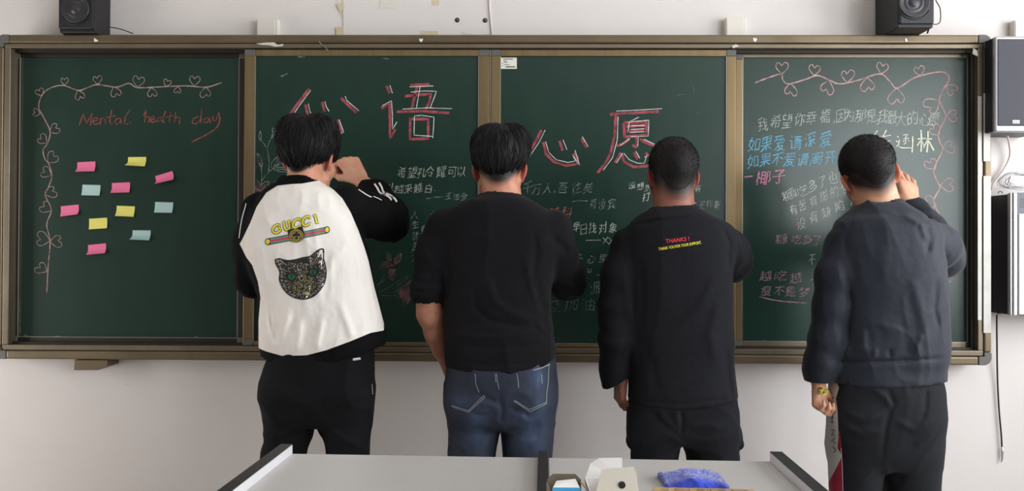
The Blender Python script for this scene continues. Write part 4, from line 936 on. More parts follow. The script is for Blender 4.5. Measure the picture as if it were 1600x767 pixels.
def make_hair(parent, O, R, s, thick, lobes, hl_shift, strands, mat_, seed, top_extra=.0, buzz=False, slen=(.035, .06), neck=None):
    lo = O - .17; hi = O + .20; G = Grid(lo, hi, .0035); F = G.new(); W_ = lambda x, y, z: O + R @ (np.array([x, y, z]) * s)
    t = thick
    ell(G, F, W_(0, -.012, .045 + (0 if buzz else .007)), (np.array([.074 + t, .094 + t, .084 + t * (1 if buzz else .65)]) * s), R, .02)
    ell(G, F, W_(0, -.045, .02), (np.array([.062 + t * .3, .062 + t * .6, .066 + t * .2]) * s), R, .03)
    if buzz: cone(G, F, W_(0, -.026, -.010), neck[0], neck[1] * .98 + t * s, neck[1] * 1.06 + t * s, .022)
    for c, r in lobes: ell(G, F, W_(*c), np.array(r) * s, R, .025)
    x, y, z = G.xyz((slice(None),) * 3); q = [R[0, i] * (x - O[0]) + R[1, i] * (y - O[1]) + R[2, i] * (z - O[2]) for i in range(3)]
    lx, ly, lz = q[0] / s, q[1] / s, q[2] / s
    h_ = lerp_hl(ly, HL, lx) + hl_shift
    taper = np.clip((lz - h_) / (.085 if buzz else .03), 0, 1) ** (.7 if buzz else 1)
    F += ((1 - taper) * (t + (.0012 if buzz else .002)) * s).astype(np.float32) * (1.0 if buzz else .35)
    F[:] = smin_max(F, ((h_ - lz) * s).astype(np.float32), .006)
    I = np.argwhere(np.abs(F) < .012); p = G.lo + I * G.h
    if not buzz:
        crown = W_(.004, -.045, .12); rel = p - crown; loc = (p - O) @ R / s
        az = np.arctan2(loc[:, 0] - .004, loc[:, 1] + .045)
        nn = noise3(np.stack([az * 9, loc[:, 2] * 12, loc[:, 1] * 6], 1) + 9); n2 = noise3(np.stack([az * 22, loc[:, 2] * 14, loc[:, 1] * 10], 1))
        F[tuple(I.T)] -= (.0045 * (nn - .45) + .002 * (n2 - .5)).astype(np.float32)
    V, Q = surface(F, G)
    rn = random.Random(seed); vs = V; 
    mbs = MB()
    if strands:
        bv = BVHTree.FromPolygons([tuple(v) for v in V], [tuple(int(i) for i in q_) for q_ in Q])
        cr = W_(.004, -.045, .13); up = R[:, 2]; loc = (V - O) @ R / s; cand = np.where(loc[:, 2] > -.045)[0]
        for _ in range(strands):
            p0 = Vector(V[rn.choice(cand)]); pts = []; L = rn.uniform(*slen) * s; n = 5
            jit = Vector((rn.gauss(0, .25), rn.gauss(0, .25), rn.gauss(0, .15)))
            for k in range(n + 1):
                q0 = (np.array(p0) - O) @ R / s
                if q0[2] < lerp_hl(q0[1], HL, q0[0]) + hl_shift - .004 + rn.gauss(0, .003): break
                hit = bv.find_nearest(p0)
                if hit[0] is None: break
                nrm = hit[1]; nrm = nrm if (hit[0] - Vector(O)).dot(nrm) > 0 else -nrm
                lift = .0008 + .0016 * (k / n) ** 2 * (2 if rn.random() < .12 else 1)
                pts.append(np.array(hit[0] + nrm * lift) if k < n - 1 else np.array(p0 + nrm * .0006))
                dv = (p0 - Vector(cr)); dv = dv - nrm * dv.dot(nrm)
                if dv.length < 1e-5: dv = Vector((1, 0, 0))
                dv.normalize(); dv = dv + Vector(-up) * .35 + jit; dv = dv - nrm * dv.dot(nrm) * .92; dv.normalize(); p0 = p0 + dv * (L / n)
            if len(pts) > 3:
                r0 = rn.uniform(.0009, .0018); mbs.tube(pts, [r0 * .6, r0, r0, r0 * .8, r0 * .5, r0 * .12][:len(pts)], 4, caps=False)
    if buzz:                                   # short upright hairs
        ctr = O + R @ (np.array([0, -.02, .03]) * s); lv = (V - O) @ R / s; cnd = np.where(lv[:, 2] > lerp_hl(lv[:, 1], HL, lv[:, 0]) + hl_shift + .006)[0]; fz = MB()
        for i in rn.choices(list(cnd), k=5200):
            p = V[i] + np.array([rn.gauss(0, .0015) for _ in range(3)]) * .5; nn = p - ctr; nn /= np.linalg.norm(nn); nn = nn * .8 - R[:, 2] * .45 - R[:, 1] * .2 + np.array([rn.gauss(0, .22) for _ in range(3)]); nn /= np.linalg.norm(nn)
            w = np.cross(nn, [rn.random(), rn.random(), rn.random()]); w = w / (np.linalg.norm(w) + 1e-6) * .0006; a = p - nn * .001; fz.add([a - w, a + w, p + nn * rn.uniform(.003, .006) * min(1, .25 + (lv[i, 2] - lerp_hl(lv[i, 1], HL, lv[i, 0])) / .06)], [(0, 1, 2)])
        mbs = fz; strands = 1
    lv = (V - O) @ R / s; me = to_mesh('hair', V, Q, {'edge': 1 - np.clip((lv[:, 2] - lerp_hl(lv[:, 1], HL, lv[:, 0]) - hl_shift) / .05, 0, 1)})
    if strands:
        bm = bmesh.new(); bm.from_mesh(me); m2 = mbs.mesh('s'); bm.from_mesh(m2); bm.to_mesh(me); bm.free(); bpy.data.meshes.remove(m2)
    return link('hair', me, mat_, parent, smooth=True)
def bvh_of(o):
    me = o.data; Mw = Matrix.Identity(4); q = o; chn = []
    while q is not None: chn.append(q); q = q.parent
    for q in reversed(chn): Mw = Mw @ Matrix.LocRotScale(q.location, q.rotation_euler, q.scale)
    n = len(me.vertices); co = np.empty(n * 3, np.float32); me.vertices.foreach_get('co', co); co = co.reshape(-1, 3)
    co = [Mw @ Vector(c) for c in co]; return BVHTree.FromPolygons(co, [tuple(p.vertices) for p in me.polygons])
def drop(bv, x, y, off):
    """pixel -> point lying just above the cloth there"""
    d_ = ray(x, y); d_ = d_ / np.linalg.norm(d_); h = bv.ray_cast(Vector(CAM), Vector(d_))
    if h[0] is None: return None
    n = h[1] if h[1].dot(Vector(-d_)) > 0 else -h[1]
    return np.array(h[0] + n * off)
def ribbon_on(bv, name, lines, m, parent, off=.0012, label=None, thick=.0008, smoothc=True, step=.004):
    """stitched line or braid: raised ribbon following the cloth; lines = (pixel polyline, width px)"""
    mb = MB()
    for pts, w in lines:
        q = [np.array(p, float) for p in (catmull(pts, 5) if smoothc and len(pts) > 2 else pts)]; den = [q[0]]
        for a, c in zip(q[:-1], q[1:]):
            n = max(1, int(np.hypot(*(c - a)) * PXM / step))
            den += [a + (c - a) * k / n for k in range(1, n + 1)]
        L_, R_2 = [], []
        for i in range(len(den)):
            t = den[min(i + 1, len(den) - 1)] - den[max(i - 1, 0)]; t = t / (np.hypot(*t) + 1e-9); nn = np.array([-t[1], t[0]]) * w / 2
            a, c = drop(bv, *(den[i] + nn), off), drop(bv, *(den[i] - nn), off)
            if a is None or c is None:
                L_.append(None); continue
            L_.append((a, c))
        run = []
        def flush():
            if len(run) > 1:
                vs = [v for ab in run for v in ab]; mb.add(vs, [(2 * i, 2 * i + 1, 2 * i + 3, 2 * i + 2) for i in range(len(run) - 1)])
            run.clear()
        for ab in L_:
            if ab is None or (run and np.linalg.norm(run[-1][0] - ab[0]) > .03): flush()
            if ab is not None: run.append(ab)
        flush()
    o = mb.build(name, m, parent)
    if label: o['label'] = label
    return o
def fill_on(bv, name, poly, m, parent, off=.001, label=None, cell=2.0, mb=None):
    """patch sewn on cloth: pixel polygon triangulated as a fine sheet on the surface"""
    from mathutils.geometry import delaunay_2d_cdt
    xs = [p[0] for p in poly]; ys_ = [p[1] for p in poly]; pts = [Vector(p) for p in poly]; n0 = len(pts)
    inner = []
    yy = min(ys_) + cell
    while yy < max(ys_):
        xx = min(xs) + cell
        while xx < max(xs): inner.append((xx, yy)); xx += cell
        yy += cell
    if inner:
        dd = polyd(np.array(inner), poly); pts += [Vector(p) for p, e in zip(inner, dd) if e < -cell * .3]
    r = delaunay_2d_cdt(pts, [], [tuple(range(n0))], 1, 1e-4); vs = [drop(bv, v[0], v[1], off) for v in r[0]]
    ok = mb or MB(); good = [f for f in r[2] if all(vs[i] is not None for i in f)]
    vs = [v if v is not None else (0, 0, 0) for v in vs]; used = sorted({i for f in good for i in f}); mp = {i: k for k, i in enumerate(used)}
    ok.add([vs[i] for i in used], [tuple(mp[i] for i in f) for f in good])
    if mb is not None: return None
    o = ok.build(name, m, parent)
    if label: o['label'] = label
    return o
def text_on(bv, name, s, m, parent, org, right, up, off=.0014, bold=0.0, label=None):
    """lettering printed on cloth, laid out from a pixel origin with right and up vectors in pixels"""
    cu = bpy.data.curves.new('lettering', 'FONT'); cu.body = s; cu.offset = bold; cu.resolution_u = 3; o = bpy.data.objects.new('lettering', cu); C.objects.link(o)
    bpy.context.view_layer.update(); me = bpy.data.meshes.new_from_object(o.evaluated_get(bpy.context.evaluated_depsgraph_get()))
    bpy.data.objects.remove(o)
    wd = max(v.co.x for v in me.vertices); org, right, up = map(np.array, (org, right, up))
    mb = MB(); vs = []
    for v in me.vertices:
        p = org + right * (v.co.x / wd) + up * (v.co.y / .7); q = drop(bv, p[0], p[1], off); vs.append(q if q is not None else (0, 0, 0))
    mb.add(vs, [tuple(p.vertices) for p in me.polygons]); bpy.data.meshes.remove(me)
    o = mb.build(name, m, parent)
    if label: o['label'] = label
    return o
def rows_px(lst, cy, b, n=2.35):
    """(py, xl, xr[, half depth[, centre y]]) silhouette rows -> loft rows"""
    out = []
    for r in lst:
        bb = r[3] if len(r) > 3 and r[3] else b; c = r[4] if len(r) > 4 else cy
        p0, p1 = P(r[1], r[0], c), P(r[2], r[0], c); out.append((float((p0[2] + p1[2]) / 2), float((p0[0] + p1[0]) / 2), c, float((p1[0] - p0[0]) / 2), bb, n))
    return out
def hem_cut(F, G, pts, Y, thick=.011, depth=.018, full=None):
    """cuts the garment along a pixel polyline (lower edge) and hollows it from below"""
    pts = sorted(pts); W3_ = [P(x, y, Y) for x, y in pts]; x, y, z = G.xyz((slice(None),) * 3)
    hz = np.interp(x.ravel(), [w[0] for w in W3_], [w[2] for w in W3_]).reshape(x.shape)
    core = np.maximum(F + thick, (z - hz - depth)); F[:] = np.maximum(F, (hz - z).astype(np.float32)); F[:] = np.maximum(F, -core)
def cuff_cut(F, G, p, n, rad, thick=.010, depth=.02, skew=None):
    """opens a sleeve: removes everything past the plane at p (normal n pointing to the hand) within rad"""
    p = np.array(p, float); n = np.array(n, float); n /= np.linalg.norm(n); sl = G.sl(p - rad * 1.6, p + rad * 1.6); x, y, z = G.xyz(sl)
    a = (x - p[0]) * n[0] + (y - p[1]) * n[1] + (z - p[2]) * n[2]; r2 = (x - p[0]) ** 2 + (y - p[1]) ** 2 + (z - p[2]) ** 2
    near = r2 < (rad * 1.6) ** 2
    f = F[sl]; core = np.maximum(f + thick, -a - depth); g = np.maximum(np.maximum(f, a), -core); F[sl] = np.where(near, g, f)
def person(label, x_px, yc=-.60):
    p = P(x_px, 700, yc); return empty('person', (p[0], yc, 0), label, 'person')
def cloth(name, col, col2, rough=.9, sheen=.3, scale=500, strength=.25, spec=.15):
    return mat(name, col, rough, spec=spec, noise=(7, .7, col2), bump=(scale, strength), sheen=sheen * .15)
def shoe(parent, x, y0, m):
    G = Grid((x - .08, y0 - .14, -.02), (x + .08, y0 + .24, .16), .006); F = G.new()
    ell(G, F, (x, y0 - .03, .05), (.042, .07, .055)); ell(G, F, (x, y0 + .09, .035), (.048, .10, .040), None, .03); cone(G, F, (x, y0 - .02, .06), (x, y0 - .01, .11), .042, .045, .02)
    a, b_, z = G.xyz((slice(None),) * 3); F[:] = np.maximum(F, (.004 - z)); F[:] = np.maximum(F, z - .115)
    V, Q = surface(F, G); return link('shoe', to_mesh('shoe', V, Q), m, parent, smooth=True)

def build_person(S):
    """S: dictionary describing one figure; returns root and its garments"""
    root = S['root']; Yc = -.60; xs = S['xr']
    head_O, hR, hs = S['head']
    tor = rows_px(S['torso'], Yc, .118); hip = rows_px(S['hip'], Yc - .01, .118, 2.3)
    legL = rows_px(S['legL'], Yc, .085, 2.1); legR = rows_px(S['legR'], Yc, .085, 2.1)
    up_lo, up_hi = (xs[0], -.84, S['zb']), (xs[1], -.06, 1.66)
    # --- top
    G = Grid(up_lo, up_hi, .0048); F = G.new()
    loft(G, F, tor, .02)
    for c, r, k in S.get('blobs', ()): ell(G, F, c, r, None, k)
    D = {}
    for sv in S['sleeves']:
        A = G.new(); chain(G, A, sv['pts'], .03)
        for fo in sv.get('extra', ()): ell(G, A, fo[0], fo[1], None, fo[2] if len(fo) > 2 else .03)
        if sv.get('cuff'): 
            if sv.get('band'): chain(G, A, sv['band'], .006)
            cuff_cut(A, G, *sv['cuff'])
        # folds round the arm
        I = np.argwhere(np.abs(A) < .014)
        if len(I) and sv.get('rings'):
            p = G.lo + I * G.h; dsp = np.zeros(len(I))
            for (c, nrm, amp, w, freq) in sv['rings']:
                nn = np.array(nrm, float); nn /= np.linalg.norm(nn); v = p - np.array(c); t = v @ nn + .012 * (noise3(p * 16) - .5) * 2
                dsp += amp * np.sin(t * freq) * np.exp(-(np.linalg.norm(v, axis=1) / w) ** 2)
            A[tuple(I.T)] -= dsp.astype(np.float32)
        F[:] = smin(F, A, sv.get('k', .022))
    for c, a_, ra, rb, k in S.get('grooves', ()): cone(G, F, c, a_, ra, rb, k, 'sub')
    if S.get('collar'): loft(G, F, rows_px(S['collar'], S.get('ycol', Yc + .012), .07, 2.1), .006, cap=.006)
    wrinkle(G, F, S.get('folds', ()), S.get('noise', ((.003, (12, 12, 4)),)))
    nk = S['neck']; cone(G, F, nk[0], np.array(nk[0]) + (np.array(head_O) - np.array(nk[0])) * 1.3, nk[1] + .006, nk[1] + .012, .004, 'sub')
    hem_cut(F, G, S['hem'], Yc - .11)
    V, Q = surface(F, G); pp = proj(V); at = {}
    for k, poly in S.get('masks', {}).items(): at[k] = polyd(pp, poly) * PXM
    top = link(S['topname'], to_mesh(S['topname'], V, Q, at), S['topmat'], root, smooth=True)
    if S.get('toplabel'): top['label'] = S['toplabel']
    del F, A
    # --- trousers
    zt = max(r[0] for r in hip); G = Grid((xs[0] + .05, -.84, 0), (xs[1] - .02, -.36, zt + .03), .0055); F = G.new()
    loft(G, F, hip, .02); L1 = G.new(); loft(G, L1, legL, .01); loft(G, L1, legR, .0015); F[:] = smin(F, L1, .018); del L1
    for c, r, k in S.get('hipblobs', ()): ell(G, F, c, r, None, k)
    wrinkle(G, F, S.get('legfolds', ()), S.get('legnoise', ((.004, (9, 9, 6)),)))
    V, Q = surface(F, G); pp = proj(V); at = {k: polyd(pp, poly) * PXM for k, poly in S.get('legmasks', {}).items()}
    if 'legattr' in S: at.update(S['legattr'](V, pp))
    tr = link(S['legname'], to_mesh(S['legname'], V, Q, at), S['legmat'], root, smooth=True)
    if S.get('leglabel'): tr['label'] = S['leglabel']
    # --- body, one continuous surface
    G = Grid((xs[0] + .01, -.80, 0.02), (xs[1], -.06, head_O[2] + .16), .0042); F = G.new()
    zh = max(P(x, y, Yc - .11)[2] for x, y in S['hem'][1:-1]) + .03; torb = [r for r in tor if r[0] > zh]; loft(G, F, torb, .02, dr=-.014); loft(G, F, hip, .02, dr=-.014)
    loft(G, F, legL, .01, dr=-.014); loft(G, F, legR, .003, dr=-.014)
    for ar in S['arms']: chain(G, F, ar['pts'], .018); 
    for ar in S['arms']:
        if ar.get('hand'): hand(G, F, **ar['hand'])
    head(G, F, head_O, hR, hs, nk[0], nk[1])
    V, Q = surface(F, G); loc = (V - head_O) @ hR / hs
    hlz = lerp_hl(loc[:, 1], HL, loc[:, 0]) + S.get('hl', 0); sb = np.clip((loc[:, 2] - hlz + S.get('fade', .012)) / max(.004, S.get('fade', .012) * 1.2), 0, 1) * (np.abs(loc[:, 0]) < .086) * (loc[:, 2] < .2) * (loc[:, 1] < .11) * (V[:, 2] > head_O[2] - .08)
    ear = (np.abs(loc[:, 0]) > .072) & (np.abs(loc[:, 2]) < .04) & (np.abs(loc[:, 0]) < .115) & (np.abs(loc[:, 1]) < .05); sb[ear] = 0
    fl = np.where(ear, .8, 0.0); fl = np.maximum(fl, np.clip(1 - np.abs(loc[:, 2] + .057) / .010, 0, 1) * (np.abs(loc[:, 0]) < .024) * (loc[:, 1] > .085))
    body = link('body', to_mesh('body', V, Q, {'stubble': sb, 'flush': fl}), S['skin'], root, smooth=True)
    for sx in (-1, 1):
        e_ = MB(); c = head_O + hR @ (np.array([sx * .031, .086, .004]) * hs); e_.lathe(c, hR[:, 1], [(.002, -.010), (.008, -.006), (.0115, 0), (.009, .007), (.005, .0105)], 14); eo = e_.build('eye', [M['eyew'], M['ink']], root, smooth=True)
        eo.data.polygons[-1].material_index = 1
    make_hair(root, head_O, hR, hs, neck=nk, **S['hair'])
    for lg in (legL, legR): 
        r0 = sorted(lg)[0]; shoe(root, r0[1], Yc, S['shoem'])
    return top, tr, body
M['eyew'] = mat('eye_white', srgb(225, 220, 215), .2)
M['shoe'] = mat('black_shoe', srgb(28, 27, 28), .5); M['shoew'] = mat('white_shoe', srgb(205, 203, 200), .5)
# ------------------------------------------------------------------ the four people
SK1 = skin_mat('skin_light', srgb(205, 158, 130), srgb(200, 110, 92))
SK2 = skin_mat('skin_warm', srgb(200, 146, 118), srgb(176, 84, 74))
SK3 = skin_mat('skin_tan', srgb(150, 102, 80), srgb(132, 56, 52))
SK4 = skin_mat('skin_fair', srgb(214, 168, 138), srgb(206, 116, 96))
v3 = lambda *a: np.array(a, float)

# ---- person in the white and black raglan jacket
r1 = person('person in white jacket with black sleeves and a cat head patch, right hand raised', 495)
WHT = mat('white_satin_cloth', srgb(232, 224, 216), .55, spec=.4, noise=(5, .5, srgb(222, 212, 204)), bump=(420, .06), sheen=.2)
BLK = srgb(19, 18, 20)
white_poly = [(433.5, 290), (416, 301), (401, 323), (391, 348), (379, 373), (374.5, 381), (385, 402), (394, 414), (403, 440), (407, 465), (404, 500), (404, 544), (416, 549), (441, 556), (479, 555), (510, 547), (547.7, 533), (579, 520), (600, 516), (600, 505),
              (585, 449), (576, 408), (569, 385), (560, 360), (548, 332), (535, 310), (522.6, 297.6), (510, 288), (497.6, 282), (472.6, 286.7), (454, 287.6)]
white_m = mat('raglan_cloth', srgb(12, 11, 13), .85, spec=.12, bump=(420, .12))
attr_mask(white_m, 'white_area', srgb(233, 226, 219))
hO = P(483, 251, -.545); el = P(606, 336, -.35); wr = P(563, 281, -.20); sh = P(538, 326, -.585)
fa = (wr - el) / np.linalg.norm(wr - el)
elL = P(396, 436, -.56); shL = P(408, 330, -.60); wrL = P(425, 452, -.36)
S1 = dict(root=r1, xr=(-1.20, -.28), zb=.98, head=(hO, headR(11, 8, 2), 1.0),
    torso=[(279, 440, 494, .060, -.585), (288, 430, 506, .075, -.59), (298, 414, 524, .092, -.595), (315, 402, 538, .108), (345, 391, 556, .122), (380, 384, 570, .128), (410, 388, 579, .128), (440, 398, 584, .128), (470, 407, 591, .130), (505, 409, 598, .134), (530, 410, 601, .136), (552, 414, 597, .130), (580, 420, 592, .122)],
    sleeves=[dict(pts=[(sh, .070), (P(575, 336, -.50), .072), (P(604, 343, -.37), .071), (el, .066), (P(588, 305, -.25), .053), (P(574, 290, -.20), .040)], extra=[(P(610, 352, -.37), (.062, .06, .052))],
                  cuff=(P(576, 292, -.205), fa, .075), rings=[(P(600, 345, -.38), sh - el, .004, .10, 150), (P(560, 335, -.52), sh - el, .003, .07, 130)]),
             dict(pts=[(shL, .062), (P(396, 385, -.60), .056), (elL, .052), (wrL, .042), (P(434, 448, -.31), .036)], k=.012, cuff=(P(432, 449, -.32), wrL - elL, .07), rings=[(elL, (0, .2, 1), .003, .07, 160)])],
    collar=[(276.5, 438, 496, .062, -.58), (283, 435, 500, .068, -.585), (291, 431, 508, .076, -.59)],
    hem=[(380, 560), (404, 562), (416, 567), (441, 569), (485, 570), (522, 565), (563, 555), (597, 543), (620, 536)],
    neck=(P(473, 292, -.585), .052), masks=dict(white_area=white_poly), topname='jacket', topmat=white_m, toplabel='white jacket with black raglan sleeves and hem band',
    folds=[([(455, 480), (440, 520), (432, 548)], 6, .007), ([(470, 500), (466, 530), (462, 552)], 5, .006), ([(505, 495), (498, 525), (494, 550)], 5, .006), ([(530, 470), (545, 510), (552, 532)], 6, .006), ([(420, 470), (425, 510), (440, 545)], 6, -.005), ([(560, 420), (572, 470), (580, 515)], 7, -.005),
           ([(405, 440), (412, 490), (420, 540)], 5, .005), ([(409, 552), (441, 560.5), (480, 559), (510, 552), (550, 537), (600, 519)], 3.5, -.004), ([(580, 320), (560, 345), (552, 372)], 6, -.005), ([(470, 440), (478, 470), (486, 500)], 8, .004), ([(395, 350), (400, 400), (412, 440)], 8, .004), ([(540, 380), (500, 440), (485, 490)], 8, .004)],
    noise=((.004, (10, 10, 3.0)), (.0022, (28, 28, 7))),
    hip=[(505, 430, 578, .112), (535, 425, 583, .116), (560, 421, 584, .120), (590, 414, 584, .122), (620, 412, 583, .122), (645, 413, 581, .115), (662, 416, 578, .09)],
    legL=[(600, 413, 480, .08), (640, 414, 492, .095), (662, 415, 490, .092), (683, 416, 485, .090), (707, 410, 477, .088), (760, 414, 474, .080), (830, 418, 470, .068), (900, 421, 467, .064), (1000, 424, 466, .056), (1034, 424, 468, .056)],
    legR=[(600, 510, 584, .08), (640, 496, 583, .095), (662, 497, 581, .092), (683, 507, 578, .090), (707, 510, 577, .088), (760, 513, 575, .080), (830, 518, 572, .068), (900, 520, 568, .064), (1000, 522, 566, .056), (1034, 522, 566, .056)],
    hipblobs=[(P(450, 612, -.645), (.085, .078, .085), .03), (P(540, 612, -.645), (.085, .078, .085), .03)],
    legfolds=[([(495, 660), (470, 640), (430, 625)], 5, -.005), ([(500, 655), (540, 625), (578, 615)], 6, .006), ([(505, 665), (545, 690), (575, 705)], 5, .005), ([(480, 665), (440, 680), (416, 684)], 5, .005), ([(420, 632), (440, 655)], 4, -.004)],
    legname='trousers', legmat=cloth('black_trouser_cloth', srgb(15, 15, 17), srgb(22, 22, 25), sheen=.05), leglabel='loose black trousers',
    skin=SK1, arms=[dict(pts=[(sh, .05), (el, .043), (P(588, 305, -.25), .036), (wr, .027)], hand=dict(wrist=wr, dirn=P(540, 246, -.17) - wr, palm=v3(-.45, .85, -.30), thumb_side=1, curls=[(62, 72, 40), (66, 75, 40), (70, 80, 40), (74, 80, 40)], s=1.14, thumb_curl=.9)),
                    dict(pts=[(shL, .045), (elL, .038), (wrL, .028)], hand=dict(wrist=wrL + v3(.01, .02, 0), dirn=v3(.2, .9, .15), palm=v3(.3, 0, -1), thumb_side=-1, curl=(30, 35, 20)))],
    hair=dict(thick=.021, lobes=[((-.045, -.03, .088), (.052, .075, .062)), ((.047, -.03, .086), (.052, .075, .062)), ((.0, -.075, .04), (.072, .05, .06))], hl_shift=-.004, strands=1500, mat_=HAIR, seed=5, slen=(.04, .07)), fade=.006, shoem=M['shoew'])
t1, l1, b1 = build_person(S1)
bv = bvh_of(t1)
YEL = mat('yellow_embroidery', srgb(226, 212, 60), .6, bump=(900, .3)); EMB = mat('black_embroidery', srgb(28, 24, 24), .7, bump=(900, .3))
GRNE = mat('green_ribbon', srgb(92, 148, 122), .6, bump=(900, .2)); REDE = mat('rose_ribbon', srgb(196, 66, 84), .6, bump=(900, .2)); GOLD = mat('gold_embroidery', srgb(176, 158, 72), .5, bump=(900, .3))
zz = lambda l: [(410 + x / 4.79, 320 + y / 4.79) for x, y in l]
def arc(cx, cy, rx, ry, a0, a1, n=10, tilt=-.15):
    return [(cx + rx * math.cos(math.radians(a)) * math.cos(tilt) - ry * math.sin(math.radians(a)) * math.sin(tilt) * -1 * -1, cy - ry * math.sin(math.radians(a)) + rx * math.cos(math.radians(a)) * math.sin(tilt)) for a in np.linspace(a0, a1, n)]
Lt = [('G', [arc(110, 180, 30, 30, 55, 330)], [[(118, 180), (142, 176)], [(136, 178), (138, 200)], [(128, 150), (130, 172)]]),
      ('U', [[(162, 130), (167, 165), (175, 185), (190, 187), (203, 178), (205, 160), (200, 122)]], [[(150, 132), (175, 127)], [(190, 125), (212, 119)]]),
      ('C', [arc(262, 140, 33, 34, 50, 320)], [[(284, 106), (287, 128)], [(286, 150), (289, 160)]]),
      ('C', [arc(332, 122, 30, 34, 50, 320)], [[(350, 88), (354, 110)], [(352, 130), (356, 140)]]),
      ('I', [[(393, 78), (408, 134)]], [[(380, 82), (405, 74)], [(396, 138), (421, 131)]])]
thick_l, thin_l = [], []
for _, a, c in Lt:
    thick_l += [zz(p) for p in a]; thin_l += [zz(p) for p in c]
ribbon_on(bv, 'lettering_outline', [(p, 4.9) for p in thick_l] + [(p, 3.4) for p in thin_l], EMB, t1, .0012, 'black outline of the yellow letters')
for p in thick_l: pass
ribbon_on(bv, 'lettering', [(p, 3.1) for p in thick_l] + [(p, 1.7) for p in thin_l], YEL, t1, .0020, 'yellow embroidered letters')
bar_l = zz([(48, 275), (260, 235), (478, 190)])
ribbon_on(bv, 'ribbon_edge', [(bar_l, 10.4)], EMB, t1, .0012, 'black edge of the striped ribbon', smoothc=False)
ribbon_on(bv, 'ribbon_stripe', [(bar_l, 8.2)], GRNE, t1, .0019, 'green stripe', smoothc=False)
ribbon_on(bv, 'ribbon_stripe', [(bar_l, 3.6)], REDE, t1, .0026, 'rose stripe', smoothc=False)
def disc(cx, cy, rx, ry, n=22): return [(cx + rx * math.cos(2 * math.pi * k / n), cy + ry * math.sin(2 * math.pi * k / n)) for k in range(n)]
for c in ((44, 276), (484, 187)):
    x, y = zz([c])[0]; fill_on(bv, 'ribbon_end', disc(x, y, 4.3, 5.4), EMB, t1, .0022); fill_on(bv, 'ribbon_end', disc(x, y, 2.9, 3.9), YEL, t1, .0030, 'yellow round ribbon end')
x, y = zz([(257, 234)])[0]
fill_on(bv, 'buckle', zz([(190, 190), (300, 160), (318, 225), (305, 262), (262, 282), (218, 275), (200, 245)]), EMB, t1, .0027, 'dark base of the round buckle emblem')
ring = lambda r_: [(x + r_ * math.cos(a), y + r_ * .93 * math.sin(a)) for a in np.linspace(0, 2 * math.pi, 26)]
ribbon_on(bv, 'buckle_emblem', [(ring(10.3), 1.1), (ring(8.2), .8), ([(x - 1, y + 1), (x - 6, y + 1.5), (x - 6, y - 3), (x - 2, y - 5)], 1.1), ([(x + 1, y + 1), (x + 6, y + 1.2), (x + 6, y - 3.4), (x + 2, y - 5)], 1.1), ([(x - 5, y + 4), (x, y + 6), (x + 5, y + 3.6)], 1.1), ([(x - 4, y + 1), (x - 3, y + 4)], 1.0), ([(x + 4, y + 1), (x + 3, y + 4)], 1.0)], GOLD, t1, .0034, 'gold buckle emblem of mirrored letters')
# cat head patch with sequins
cat = zz([(95, 405), (130, 398), (165, 408), (215, 412), (300, 392), (360, 380), (395, 350), (430, 328), (462, 332), (462, 400), (476, 450), (482, 510), (470, 580), (435, 640), (390, 685), (330, 708), (270, 706), (205, 680), (155, 630), (125, 560), (128, 500), (98, 440)])
cat = [tuple(p) for p in catmull(cat + cat[:1], 3)][:-1]
cp = fill_on(bv, 'cat_patch', cat, EMB, t1, .0016, 'black cat head patch with sequins', cell=2.2)
SEQ = [mat('silver_sequin', srgb(196, 190, 180), .25, metal=.6), mat('brown_sequin', srgb(104, 86, 66), .3, metal=.5), mat('gold_sequin', srgb(176, 168, 112), .25, metal=.5)]
rs = random.Random(21); mbq = MB(); nq = 0
def sequin(xx, yy, ang, L, w, mi):
    ca, sa = math.cos(ang), math.sin(ang); q = []
    for u, v in ((-1, 0), (0, -1), (1, 0), (0, 1)):
        X, Y_ = xx + u * L * ca - v * w * sa, yy + u * L * sa + v * w * ca; d_ = drop(bv, X, Y_, .0026 + rs.uniform(0, .0006))
        if d_ is None: return
        q.append(d_)
    mbq.add(q, [(0, 1, 2, 3)], mi)
cin = np.array(cat); nose = zz([(312, 590)])[0]; eyes = zz([(222, 537), (382, 503)])
while nq < 1700:
    xx = rs.uniform(cin[:, 0].min(), cin[:, 0].max()); yy = rs.uniform(cin[:, 1].min(), cin[:, 1].max()); de = polyd(np.array([[xx, yy]]), cat)[0]
    nq += 1
    if de > -2.2: continue
    if min(math.hypot(xx - ex, yy - ey) for ex, ey in eyes) < 8.0: continue
    u, v = (xx - 410) * 4.79, (yy - 320) * 4.79
    if abs(u - 270) < 75 and v < 435: continue
    muz = math.hypot(u - 270, v - 610) < 55 or math.hypot(u - 365, v - 590) < 52 or (abs(u - 312) < 22 and 480 < v < 600)
    ang = math.atan2(yy - nose[1], xx - nose[0]) + rs.uniform(-.3, .3); rim = de > -5
    if not muz and not rim and rs.random() < .25: continue
    sequin(xx, yy, ang, rs.uniform(1.1, 2.1) if not muz else 1.1, .5 if not muz else .7, 2 if muz and rs.random() < .7 else (0 if rs.random() < .55 or rim else 1))
for ea in (zz([(150, 500), (132, 450), (108, 412), (150, 425), (185, 450)]), zz([(385, 445), (405, 400), (445, 345), (448, 400), (440, 450)])):
    for a, c in zip(ea[:-1], ea[1:]):
        for t in np.linspace(0, 1, 9): sequin(a[0] + (c[0] - a[0]) * t, a[1] + (c[1] - a[1]) * t, math.atan2(c[1] - a[1], c[0] - a[0]), 1.4, .5, 0)
so = mbq.build('sequin', SEQ, cp); so['kind'] = 'stuff'
